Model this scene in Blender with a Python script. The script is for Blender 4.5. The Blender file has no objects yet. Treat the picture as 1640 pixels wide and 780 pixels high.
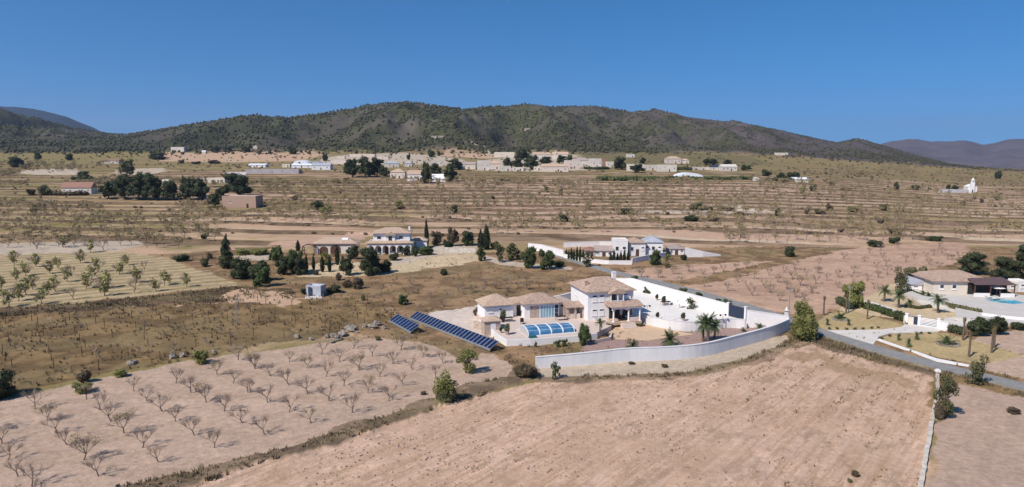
import bpy, math, random
import numpy as np
from mathutils import Vector
R = math.radians
random.seed(7)
SC = bpy.context.scene
COL = SC.collection

# ------------------------------------------------------------------ camera, world, sun
F = 1093.0; CX, CY = 820.0, 390.0; HC = 30.0; PITCH = math.atan((390-245)/F)
SP, CP = math.sin(PITCH), math.cos(PITCH)
cd = bpy.data.cameras.new('camera'); cam = bpy.data.objects.new('camera', cd); COL.objects.link(cam)
cam.location = (0, 0, HC); cam.rotation_euler = (math.pi/2-PITCH, 0, 0)
cd.sensor_width = 36; cd.lens = 36*F/1640; cd.clip_start = 0.5; cd.clip_end = 30000
SC.camera = cam
SUN_EL = R(46); SUN_AZ = math.atan2(-0.72, -0.69)      # azimuth of the sun measured from +Y towards +X
w = bpy.data.worlds.new('World'); SC.world = w; w.use_nodes = True
nt = w.node_tree; nt.nodes.clear()
sky = nt.nodes.new('ShaderNodeTexSky'); sky.sky_type = 'NISHITA'; sky.sun_disc = False
sky.sun_elevation = SUN_EL; sky.sun_rotation = SUN_AZ
sky.altitude = 3000; sky.air_density = 1.0; sky.dust_density = 0.0; sky.ozone_density = 4.0
wtc = nt.nodes.new('ShaderNodeTexCoord'); wad = nt.nodes.new('ShaderNodeVectorMath'); wad.inputs[1].default_value = (0, 0, 0.13)
wno = nt.nodes.new('ShaderNodeVectorMath'); wno.operation = 'NORMALIZE'
nt.links.new(wtc.outputs['Generated'], wad.inputs[0]); nt.links.new(wad.outputs[0], wno.inputs[0]); nt.links.new(wno.outputs[0], sky.inputs[0])
hs = nt.nodes.new('ShaderNodeHueSaturation'); hs.inputs['Saturation'].default_value = 1.27
bgn = nt.nodes.new('ShaderNodeBackground'); bgn.inputs[1].default_value = 0.10
wo = nt.nodes.new('ShaderNodeOutputWorld')
tn = nt.nodes.new('ShaderNodeMixRGB'); tn.blend_type = 'MULTIPLY'; tn.inputs[0].default_value = 1; tn.inputs[2].default_value = (.78, .985, .95, 1)
nt.links.new(sky.outputs[0], hs.inputs['Color']); nt.links.new(hs.outputs[0], tn.inputs[1]); nt.links.new(tn.outputs[0], bgn.inputs[0]); nt.links.new(bgn.outputs[0], wo.inputs[0])
sl = bpy.data.lights.new('sun', 'SUN'); sl.energy = 3.55; sl.angle = R(0.53); sl.color = (1, 0.93, 0.83)
so = bpy.data.objects.new('sun', sl); COL.objects.link(so)
sd = Vector((-0.72*math.cos(SUN_EL), -0.69*math.cos(SUN_EL), math.sin(SUN_EL)))
so.rotation_euler = sd.to_track_quat('Z', 'Y').to_euler()
SC.view_settings.view_transform = 'Standard'; SC.view_settings.look = 'None'
SC.view_settings.exposure = 0.56; SC.view_settings.gamma = 1; SC.view_settings.use_curve_mapping = False
SC.render.engine = 'CYCLES'

# ------------------------------------------------------------------ noise and terrain
def _h(ix, iy, s):
    n = (ix.astype(np.int64)*374761393 + iy.astype(np.int64)*668265263 + s*974634777) & 0xffffffff
    n = ((n ^ (n >> 13))*1274126177) & 0xffffffff
    n = n ^ (n >> 16)
    return (n & 0xffff)/65535.0
def vn(x, y, s=0):
    x = np.asarray(x, float); y = np.asarray(y, float)
    ix = np.floor(x); iy = np.floor(y); fx = x-ix; fy = y-iy
    fx = fx*fx*(3-2*fx); fy = fy*fy*(3-2*fy)
    a = _h(ix, iy, s); b = _h(ix+1, iy, s); c = _h(ix, iy+1, s); d = _h(ix+1, iy+1, s)
    return (a*(1-fx)+b*fx)*(1-fy)+(c*(1-fx)+d*fx)*fy
def fbm(x, y, s=0, o=4):
    t = 0; a = .5; n = 0
    for k in range(o):
        t = t+a*vn(x*2**k, y*2**k, s+k*17); n += a; a *= .5
    return t/n
def sm(a, b, x):
    t = np.clip((x-a)/(b-a), 0, 1); return t*t*(3-2*t)
def ray(px, py):
    u = (px-CX)/F; v = (CY-py)/F
    return u/(CP+v*SP), (-SP+v*CP)/(CP+v*SP)          # x/y , z/y
PY = [-300, 150, 200, 240, 300, 360, 440, 550, 650, 800, 900, 1000]
PZ = [0, 0, .5, 1.5, 3.4, 6.4, 10, 14, 17.5, 22.5, 27, 33]
SIL = [(-600, 172), (-200, 168), (0, 178), (60, 194), (120, 207), (180, 215), (205, 216), (240, 210), (330, 198), (380, 190), (410, 186), (440, 189),
       (470, 190), (520, 182), (580, 170), (610, 166), (640, 164), (690, 168), (740, 177), (770, 174), (800, 172), (840, 168), (880, 172), (950, 170),
       (985, 177), (1010, 182), (1050, 178), (1100, 187), (1170, 196), (1240, 208), (1300, 222), (1340, 229), (1370, 223), (1385, 226), (1410, 233),
       (1460, 246), (1520, 262), (1580, 274), (1640, 280), (2300, 285)]
SX = [a for a, b in SIL]; SZ = [ray(a, b)[1] for a, b in SIL]
def terr(x, y):
    """terrace coordinate"""
    p = np.interp(y, PY, PZ)
    return (p+.62*(fbm(x/85., y/60., 5, 3)-.5)*2+.22*(fbm(x/400., y/14., 6, 2)-.5)*2+np.asarray(x)*.004)/.74
def hb(x, y):
    x = np.asarray(x, float); y = np.asarray(y, float)
    yy = np.maximum(y, 60); q = x/yy; pq = 820+1093*1.0088*q
    A = np.interp(pq, [1100, 1200, 1300, 1400, 1500, 1600, 1700, 1900], [1, .95, .77, .6, .4, .2, .1, .1])
    p = np.interp(y, PY, PZ)
    z = p*A
    u = terr(x, y); fr = u-np.floor(u)
    zt = A*.74*(np.floor(u)+sm(.8, 1, fr)+.1*fr)
    wt = sm(205, 235, y)*(1-sm(520, 620, y))
    z = z*(1-wt)+zt*wt
    z = z+1.2*(fbm(x/110., y/110., 3, 3)-.5)*sm(260, 420, y)
    # hills
    Dr = np.interp(pq, [-300, 150, 260, 500, 700, 830, 1200, 1640], [2400, 2400, 1750, 1600, 1500, 1900, 2000, 2100])
    Zr = HC+np.interp(pq, SX, SZ)*Dr
    t = (y-930)/(Dr-930)
    base = z
    tt = np.clip(t, 0, 1)
    prof = .55*tt**1.25+.45*tt*tt*(3-2*tt)
    rg = 1-np.abs(2*fbm(x/170., y/420., 11, 4)-1)*2
    rg2 = fbm(x/60., y/90., 12, 4)-.5
    hz = base+(Zr-base)*prof+np.maximum(Zr-base, 0)*(.60*(rg-.5)+.34*rg2)*np.clip(tt*2.4, 0, 1)*(1-tt**3)*.8
    hz = np.where(t > 1, Zr-.28*(y-Dr)+0*x, hz)
    hz = np.maximum(hz, np.where(t > 1, -60, -90))
    return np.where(y > 930, hz, z)
def G(px, py, dz=0):
    """first hit of the sight line through a photo point with the ground"""
    qx, qz = ray(px, py)
    ys = np.geomspace(30, 3200, 2600)
    g = hb(ys*qx, ys)+dz-(HC+qz*ys)
    k = np.argmax(g > 0)
    if g[k] <= 0: k = len(ys)-1
    y0, y1 = ys[max(k-1, 0)], ys[k]
    f0, f1 = g[max(k-1, 0)], g[k]
    y = y1 if f1 == f0 else y0+(y1-y0)*min(1, max(0, -f0/(f1-f0)))
    return Vector((qx*y, y, float(hb(qx*y, y))))
def GP(px, py, z):
    qx, qz = ray(px, py); y = (z-HC)/qz
    return Vector((qx*y, y, z))
def PX(x, y, z):
    cyy = y*CP-(z-HC)*SP; cz = y*SP+(z-HC)*CP
    return CX+F*x/cyy, CY-F*cz/cyy
def inpoly(X, Y, poly):
    r = np.zeros(X.shape, bool); n = len(poly)
    xs = [p[0] for p in poly]; ys = [p[1] for p in poly]
    m = (X >= min(xs)) & (X <= max(xs)) & (Y >= min(ys)) & (Y <= max(ys))
    if not m.any(): return r
    x = X[m]; y = Y[m]; c = np.zeros(x.shape, bool)
    for i in range(n):
        x0, y0 = poly[i]; x1, y1 = poly[i-1]
        if y0 == y1: continue
        c ^= ((y0 > y) != (y1 > y)) & (x < (x1-x0)*(y-y0)/(y1-y0)+x0)
    r[m] = c; return r
def gpoly(pts): return [tuple(G(a, b)[:2]) for a, b in pts]

# ------------------------------------------------------------------ materials
def srgb(r, g, b):
    f = lambda c: (c/255/12.92) if c <= 10 else ((c/255+.055)/1.055)**2.4
    return (f(r), f(g), f(b))
MATS = {}
def mat(name, c, rough=.85, var=.2, scale=3, c2=None, bump=0, bscale=20, spec=.3, metal=0, stretch=None, rnd=0.0):
    if name in MATS: return MATS[name]
    m = bpy.data.materials.new(name); m.use_nodes = True; t = m.node_tree; b = t.nodes['Principled BSDF']
    b.inputs['Roughness'].default_value = rough; b.inputs['Metallic'].default_value = metal
    b.inputs['Specular IOR Level'].default_value = spec
    tc = t.nodes.new('ShaderNodeTexCoord'); mp = t.nodes.new('ShaderNodeMapping')
    if stretch: mp.inputs['Scale'].default_value = stretch
    t.links.new(tc.outputs['Object'], mp.inputs[0])
    n = t.nodes.new('ShaderNodeTexNoise'); n.inputs['Scale'].default_value = scale; n.inputs['Detail'].default_value = 5; n.inputs['Roughness'].default_value = .65
    t.links.new(mp.outputs[0], n.inputs['Vector'])
    rp = t.nodes.new('ShaderNodeValToRGB')
    if c2 is None: ca = [x*(1-var) for x in c]; cb = [min(1, x*(1+var)) for x in c]
    else: ca, cb = c, c2
    rp.color_ramp.elements[0].position = .35; rp.color_ramp.elements[1].position = .65
    rp.color_ramp.elements[0].color = (*ca, 1); rp.color_ramp.elements[1].color = (*cb, 1)
    t.links.new(n.outputs[0], rp.inputs[0])
    out = rp.outputs[0]
    if rnd:
        oi = t.nodes.new('ShaderNodeObjectInfo'); mr = t.nodes.new('ShaderNodeMapRange')
        mr.inputs[3].default_value = 1-rnd; mr.inputs[4].default_value = 1+rnd
        t.links.new(oi.outputs['Random'], mr.inputs[0])
        hv = t.nodes.new('ShaderNodeHueSaturation'); t.links.new(mr.outputs[0], hv.inputs['Value']); t.links.new(out, hv.inputs['Color']); out = hv.outputs[0]
    t.links.new(out, b.inputs['Base Color'])
    if bump:
        n2 = t.nodes.new('ShaderNodeTexNoise'); n2.inputs['Scale'].default_value = bscale; n2.inputs['Detail'].default_value = 4
        t.links.new(mp.outputs[0], n2.inputs['Vector'])
        bp = t.nodes.new('ShaderNodeBump'); bp.inputs['Strength'].default_value = bump; bp.inputs['Distance'].default_value = .1
        t.links.new(n2.outputs[0], bp.inputs['Height']); t.links.new(bp.outputs[0], b.inputs['Normal'])
    MATS[name] = m; return m
def tile_mat(name, c, c2, ang=0):
    """clay roof tiles: mottled colour and a corrugated bump"""
    m = mat(name, c, rough=.9, c2=c2, scale=2.2, rnd=.06); t = m.node_tree; b = t.nodes['Principled BSDF']
    tc = [n for n in t.nodes if n.type == 'TEX_COORD'][0]
    wv = t.nodes.new('ShaderNodeTexWave'); wv.inputs['Scale'].default_value = 1.6; wv.inputs['Distortion'].default_value = .6
    wv.bands_direction = 'X'
    t.links.new(tc.outputs['Object'], wv.inputs[0])
    bp = t.nodes.new('ShaderNodeBump'); bp.inputs['Strength'].default_value = .7; bp.inputs['Distance'].default_value = .06
    t.links.new(wv.outputs['Fac'], bp.inputs['Height']); t.links.new(bp.outputs[0], b.inputs['Normal'])
    return m
M = {}
M['white'] = mat('white_render', (.78, .75, .74), var=.05, scale=.7, bump=.15, bscale=9)
M['villwhite'] = mat('sun_faded_render', (.52, .46, .40), c2=(.66, .60, .54), scale=.25, rnd=.1)
M['cream'] = mat('cream_render', (.66, .58, .49), var=.07, scale=.6, bump=.15)
M['greywall'] = mat('grey_render', (.64, .625, .63), var=.07, c2=(.73, .715, .72), stretch=(1, 1, .25), scale=.7, bump=.2, bscale=5)
M['pinkwall'] = mat('pinkish_render', (.62, .52, .46), var=.1, scale=.8)
M['stone'] = mat('rough_stone', (.36, .27, .22), c2=(.55, .44, .37), scale=2.5, bump=.8, bscale=6)
M['brick'] = mat('raw_brick', (.36, .235, .18), c2=(.44, .30, .235), scale=2, bump=.4)
M['tile'] = tile_mat('clay_tile', (.33, .21, .155), (.50, .375, .30))
M['tile_tan'] = tile_mat('tan_clay_tile', (.42, .285, .20), (.58, .44, .335))
M['tile_grey'] = tile_mat('weathered_tile', (.30, .24, .22), (.44, .36, .32))
M['tile_purple'] = tile_mat('brown_purple_tile', (.10, .062, .066), (.17, .11, .11))
M['tile_red'] = tile_mat('red_tile', (.26, .13, .10), (.34, .20, .155))
M['roofgrey'] = mat('grey_sheet_roof', (.40, .41, .46), rough=.5, var=.1, scale=1)
M['roofwhite'] = mat('white_sheet_roof', (.78, .80, .84), rough=.5, var=.06, scale=1)
M['lav'] = mat('pale_lavender_sheet', (.38, .345, .36), rough=.6, var=.15, scale=.3)
M['dark'] = mat('dark_interior', (.03, .027, .026), var=.3)
M['brownwood'] = mat('brown_wood', (.10, .05, .035), var=.3)
M['glass'] = mat('window_glass', (.035, .045, .06), rough=.12, spec=.6, var=.2)
M['blueglass'] = mat('blue_glazing', (.20, .36, .44), rough=.1, spec=.6, var=.12, scale=1)
M['gate'] = mat('blue_grey_metal', (.035, .048, .080), rough=.7, spec=.1, var=.1)
M['metal'] = mat('galvanised_metal', (.42, .43, .45), rough=.45, var=.1, metal=.6)
M['whitemetal'] = mat('white_painted_metal', (.78, .8, .83), rough=.4, var=.04)
M['cell'] = mat('solar_cell', (.008, .018, .065), rough=.22, spec=.35, var=.4, scale=1.2)
M['concrete'] = mat('pale_concrete', (.62, .57, .52), var=.08, scale=.5, bump=.2)
M['black'] = mat('black_plastic', (.02, .02, .022), var=.2, rough=.5)
M['bark'] = mat('almond_bark', (.13, .095, .078), c2=(.22, .17, .14), scale=6, rnd=.15)
M['twig'] = mat('almond_twig', (.27, .195, .15), c2=(.40, .30, .235), scale=3, rnd=.18)
M['palmbark'] = mat('palm_bark', (.10, .07, .05), c2=(.19, .14, .10), scale=8, bump=.5)
M['frond'] = mat('palm_frond', (.05, .075, .028), c2=(.12, .15, .055), scale=3)
M['straw'] = mat('dry_frond', (.13, .10, .05), c2=(.22, .17, .09), scale=3)
M['leafdark'] = mat('pine_foliage', (.024, .033, .014), c2=(.066, .076, .032), scale=2.2, rnd=.15)
M['leafolive'] = mat('olive_foliage', (.06, .062, .027), c2=(.15, .145, .068), scale=2.2, rnd=.15)
M['leafgreen'] = mat('green_foliage', (.035, .052, .016), c2=(.085, .11, .036), scale=2.2, rnd=.12)
M['leafyellow'] = mat('yellow_green_foliage', (.125, .135, .036), c2=(.23, .22, .075), scale=2.5, rnd=.15)
M['leafbrown'] = mat('brownish_scrub', (.06, .045, .028), c2=(.12, .09, .055), scale=2.2, rnd=.15)
M['bud'] = mat('almond_bud_leaf', (.22, .175, .09), c2=(.34, .27, .15), scale=3, rnd=.15)
M['limeleaf'] = mat('budding_leaf', (.26, .25, .085), c2=(.40, .37, .16), scale=2.5, rnd=.15)
M['cyp'] = mat('cypress_foliage', (.014, .021, .010), c2=(.038, .048, .020), scale=3, rnd=.1)
M['whitestone'] = mat('pale_masonry', (.42, .36, .30), c2=(.66, .60, .53), scale=1.6, bump=.8, bscale=4)
M['rock'] = mat('limestone', (.17, .145, .125), c2=(.38, .33, .28), scale=1.8, bump=.6, bscale=5)

# ------------------------------------------------------------------ mesh building
class MB:
    def __init__(s): s.v = []; s.f = []
    def add(s, vs, fs):
        o = len(s.v); s.v += [tuple(v) for v in vs]; s.f += [tuple(i+o for i in f) for f in fs]; return s
    def box(s, x0, x1, y0, y1, z0, z1, bev=0):
        return s.add([(x0, y0, z0), (x1, y0, z0), (x1, y1, z0), (x0, y1, z0), (x0, y0, z1), (x1, y0, z1), (x1, y1, z1), (x0, y1, z1)],
                     [(0, 3, 2, 1), (4, 5, 6, 7), (0, 1, 5, 4), (1, 2, 6, 5), (2, 3, 7, 6), (3, 0, 4, 7)])
    def prism(s, poly, z0, z1):
        n = len(poly)
        a = sum(poly[i-1][0]*poly[i][1]-poly[i][0]*poly[i-1][1] for i in range(n))
        if a < 0: poly = poly[::-1]
        g = (lambda z, i: z[i] if hasattr(z, '__len__') else z)
        vs = [(p[0], p[1], g(z0, i)) for i, p in enumerate(poly)]+[(p[0], p[1], g(z1, i)) for i, p in enumerate(poly)]
        return s.add(vs, [tuple(range(n))[::-1], tuple(range(n, 2*n))]+[(i, (i+1) % n, n+(i+1) % n, n+i) for i in range(n)])
    def tube(s, p0, p1, r0, r1, n=6, cap=True):
        p0 = Vector(p0); p1 = Vector(p1); d = (p1-p0)
        if d.length < 1e-6: return s
        d.normalize(); a = d.orthogonal().normalized(); b = d.cross(a)
        vs = []
        for p, r in ((p0, r0), (p1, r1)):
            for k in range(n):
                t = 2*math.pi*k/n; vs.append(p+a*math.cos(t)*r+b*math.sin(t)*r)
        fs = [(k, (k+1) % n, n+(k+1) % n, n+k) for k in range(n)]
        if cap: fs += [tuple(range(n))[::-1], tuple(range(n, 2*n))]
        return s.add(vs, fs)
    def mesh(s, name, m, smooth=False):
        me = bpy.data.meshes.new(name)
        me.from_pydata(s.v, [], s.f); me.materials.append(m)
        if smooth: me.polygons.foreach_set('use_smooth', [True]*len(me.polygons))
        me.update(); return me
    def build(s, name, m, parent=None, smooth=False, loc=None, rz=0):
        o = bpy.data.objects.new(name, s.mesh(name, m, smooth)); COL.objects.link(o)
        if parent: o.parent = parent
        if loc is not None: o.location = loc; o.rotation_euler.z = rz
        return o
def tag(o, label=None, cat=None, group=None, kind=None):
    if label: o['label'] = label
    if cat: o['category'] = cat
    if group: o['group'] = group
    if kind: o['kind'] = kind
    return o
def empty(name, loc, rz=0, label=None, cat=None, group=None):
    o = bpy.data.objects.new(name, None); COL.objects.link(o); o.location = loc; o.rotation_euler.z = rz; o.empty_display_size = .3
    return tag(o, label, cat, group)
def npmesh(name, V, Fc, m, smooth=False, col=None):
    """V (n,3), Fc (m,k)"""
    me = bpy.data.meshes.new(name); k = Fc.shape[1]
    me.vertices.add(len(V)); me.vertices.foreach_set('co', np.ascontiguousarray(V, np.float32).ravel())
    me.loops.add(Fc.size); me.loops.foreach_set('vertex_index', np.ascontiguousarray(Fc, np.int32).ravel())
    me.polygons.add(len(Fc)); me.polygons.foreach_set('loop_start', np.arange(0, Fc.size, k, dtype=np.int32))
    try: me.polygons.foreach_set('loop_total', np.full(len(Fc), k, np.int32))
    except Exception: pass
    me.update(calc_edges=True)
    me.polygons.foreach_set('use_smooth', np.full(len(Fc), smooth))
    if col is not None:
        at = me.color_attributes.new('Col', 'FLOAT_COLOR', 'POINT')
        c = np.ones((len(V), 4), np.float32); c[:, :3] = col; at.data.foreach_set('color', c.ravel())
    me.materials.append(m); return me
def link(name, me, parent=None, loc=None, rz=0, sc=None):
    o = bpy.data.objects.new(name, me); COL.objects.link(o)
    if parent: o.parent = parent
    if loc is not None: o.location = loc
    o.rotation_euler.z = rz
    if sc is not None: o.scale = sc
    return o

# ------------------------------------------------------------------ ground map: regions read from the photograph, laid on the terrain
C_ = {
 'fieldA': (.60, .41, .30), 'orchB': (.46, .33, .25), 'bankC': (.21, .150, .10), 'vine': (.205, .135, .066),
 'orchE': (.43, .33, .205), 'scrubF': (.25, .158, .088), 'orchG': (.47, .31, .22), 'fieldH': (.43, .305, .235),
 'tread': (.49, .33, .22), 'bank': (.125, .085, .052), 'plain': (.245, .195, .082), 'sand': (.52, .40, .26), 'ochre': (.42, .315, .165),
 'whitish': (.46, .375, .29), 'hillrock': (.092, .078, .058), 'hillgreen': (.066, .068, .032), 'orangey': (.36, .245, .15), 'gravelred': (.27, .175, .155), 'beige': (.46, .37, .28),
 'grass': (.175, .142, .066), 'yard': (.60, .50, .43)}
REG = [  # name, colour, jitter (m), polygon in photo points, later wins
 ('scrub_mid', 'scrubF', 2.0, [(-80, 505), (380, 466), (420, 500), (600, 540), (860, 600), (1262, 560), (1300, 530), (1500, 597), (1700, 655), (1700, 400), (1560, 396), (1240, 395), (900, 400), (600, 408), (380, 400), (230, 410), (-80, 410)]),
 ('estate_ground', 'scrubF', 1.5, [(560, 600), (620, 500), (760, 470), (930, 450), (1020, 445), (1262, 505), (1300, 530), (1262, 556), (860, 606), (700, 600)]),
 ('orchE', 'orchE', 1.2, [(-120, 500), (0, 493), (130, 483), (260, 471), (385, 456), (340, 440), (262, 412), (200, 404), (100, 403), (-120, 403)]),
 ('pale1', 'whitish', 1.0, [(-120, 407), (-120, 394), (100, 388), (225, 385), (232, 393), (190, 401), (0, 408)]),
 ('bankE', 'bank', 1.2, [(-120, 517), (200, 492), (420, 478), (470, 480), (470, 464), (385, 458), (260, 473), (130, 485), (-120, 502)]),
 ('vine', 'vine', 2.0, [(-120, 650), (0, 632), (120, 606), (300, 578), (430, 552), (520, 540), (600, 523), (640, 512), (630, 490), (560, 476), (420, 478), (200, 492), (-120, 515)]),
 ('greenD', 'vine', 3.0, [(150, 560), (300, 530), (420, 500), (560, 500), (590, 520), (430, 548), (250, 580)]),
 ('orchB', 'orchB', .5, [(-200, 690), (-60, 650), (0, 641), (130, 613), (210, 597), (330, 573), (440, 560), (520, 547), (640, 543), (690, 553), (735, 575), (765, 566), (790, 567), (822, 590), (815, 603), (730, 622), (660, 653), (560, 684), (420, 728), (330, 750), (190, 783), (60, 830), (-300, 900)]),
 ('bankC', 'bankC', .6, [(60, 830), (190, 783), (330, 750), (420, 728), (560, 684), (660, 653), (730, 622), (815, 603), (822, 590), (858, 590), (872, 608), (850, 610), (740, 645), (640, 675), (540, 708), (420, 742), (300, 782), (150, 840)]),
 ('fieldA', 'fieldA', .5, [(150, 840), (300, 782), (420, 742), (540, 708), (640, 675), (740, 645), (850, 613), (960, 609), (1100, 603), (1200, 582), (1262, 553), (1290, 545), (1400, 580), (1493, 600), (1497, 640), (1478, 740), (1466, 840)]),
 ('vergeW', 'bankC', .5, [(858, 600), (870, 613), (960, 612), (1100, 606), (1210, 585), (1270, 557), (1300, 552), (1320, 560), (1500, 605), (1500, 597), (1310, 537), (1262, 526), (1262, 545), (1195, 576), (1100, 598), (960, 603)]),
 ('orangeA', 'orangey', 2.0, [(1250, 572), (1300, 562), (1420, 596), (1490, 615), (1490, 640), (1400, 606), (1310, 580)]),
 ('beigeW', 'beige', .25, [(858, 596), (870, 603), (960, 602), (1100, 597), (1190, 575), (1245, 555), (1262, 545), (1258, 536), (1225, 542), (1122, 570), (1000, 576), (858, 588)]),
 ('fieldH', 'fieldH', .7, [(1500, 615), (1510, 600), (1560, 612), (1700, 655), (1900, 900), (1480, 900), (1490, 740)]),
 ('vergeH', 'vine', .7, [(1496, 610), (1503, 592), (1545, 605), (1640, 632), (1640, 640), (1560, 618), (1530, 612), (1520, 650), (1500, 680), (1492, 680)]),
 ('roadside', 'vine', .5, [(1560, 590), (1640, 612), (1640, 628), (1560, 600)]),
 ('fieldR', 'orchB', .5, [(1560, 590), (1575, 583), (1640, 570), (1750, 560), (1750, 640), (1640, 608)]),
 ('fieldR2', 'orchB', .6, [(1560, 545), (1580, 535), (1700, 510), (1700, 560), (1640, 568)]),
 ('orchG', 'orchG', 1.0, [(1085, 462), (1180, 444), (1250, 425), (1330, 404), (1395, 393), (1540, 390), (1555, 400), (1530, 418), (1470, 443), (1440, 455), (1400, 478), (1330, 500), (1290, 505), (1262, 503), (1165, 483)]),
 ('orchG2', 'orchG', .8, [(1000, 432), (1090, 424), (1200, 419), (1240, 418), (1180, 431), (1110, 447), (1060, 450), (1010, 445)]),
 ('vill1', 'whitish', 3.0, [(505, 262), (520, 252), (560, 247), (640, 244), (700, 249), (745, 256), (745, 266), (640, 263), (560, 264)]),
 ('vill2', 'whitish', 3.0, [(770, 273), (780, 256), (830, 250), (860, 244), (930, 248), (985, 262), (960, 272), (860, 275)]),
 ('vill3', 'tread', 3.0, [(700, 250), (720, 234), (760, 232), (800, 246), (790, 254)]),
 ('vill4', 'tread', 4.0, [(250, 258), (262, 240), (340, 236), (470, 238), (520, 246), (480, 258), (380, 260)]),
 ('vill5', 'grass', 5.0, [(930, 262), (925, 240), (1050, 243), (1200, 250), (1240, 262), (1180, 268), (1050, 264)]),
 ('rubbleL', 'tread', 1.5, [(335, 478), (380, 462), (440, 466), (490, 480), (470, 490), (400, 484)]),
 ('pinkmid', 'orchG', 1.5, [(600, 372), (560, 372), (430, 392), (470, 396), (575, 385)]),
 ('whiteyardL', 'whitish', .8, [(382, 419), (375, 410), (400, 405), (430, 404), (432, 415)]),
 ('greenhedgeL', 'grass', .8, [(375, 410), (378, 396), (430, 396), (432, 406)]),
 ('tanL', 'sand', 1.2, [(480, 445), (480, 424), (560, 420), (620, 426), (640, 412), (700, 410), (760, 405), (775, 418), (700, 430), (620, 440)]),
 ('stoneL', 'whitish', .6, [(622, 426), (630, 415), (680, 406), (700, 392), (762, 392), (762, 404), (700, 410), (660, 420)]),
 ('pathL', 'whitish', .4, [(765, 414), (775, 409), (830, 420), (915, 428), (915, 432), (850, 429), (800, 424)]),
 ('rubble', 'yard', .8, [(672, 512), (700, 498), (762, 490), (790, 540), (765, 540), (700, 525)]),
 ('pathgreen', 'grass', 1.2, [(880, 560), (860, 548), (930, 545), (1000, 552), (990, 566), (900, 572)]),
 ('track', 'whitish', .3, [(1015, 341), (1015, 337), (1180, 338), (1255, 338), (1255, 341), (1180, 341)]),
 ('track2', 'whitish', .3, [(1180, 338), (1190, 341), (1260, 342), (1235, 338), (1160, 327), (1150, 329)]),
 ('patchL', 'whitish', 1.5, [(20, 276), (60, 271), (125, 270), (125, 280), (60, 280)]),
 ('patchL2', 'whitish', 1.5, [(180, 278), (190, 271), (262, 269), (266, 274), (230, 281)]),
 ('greenfield', 'grass', 2.0, [(955, 288), (965, 278), (1000, 273), (1080, 274), (1190, 274), (1230, 280), (1200, 288), (1080, 289)]),
 ('sandV', 'sand', .5, [(1342, 497), (1365, 484), (1405, 466), (1450, 447), (1470, 447), (1540, 470), (1575, 480), (1572, 500), (1530, 512), (1470, 515), (1420, 508)]),
 ('ochreL', 'ochre', .3, [(1308, 529), (1310, 515), (1330, 502), (1365, 497), (1440, 518), (1446, 522), (1413, 528), (1340, 529)]),
 ('ochreR', 'ochre', .3, [(1404, 545), (1408, 540), (1427, 534.5), (1503, 532), (1560, 545), (1642, 570), (1575, 584), (1500, 572), (1430, 555)]),
]
LANEPX = [(868, 402), (900, 411), (940, 424), (985, 437), (1040, 449), (1110, 466), (1175, 485), (1235, 502), (1285, 521), (1320, 534), (1400, 559), (1500, 586), (1600, 610), (1720, 640), (1900, 680)]
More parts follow.
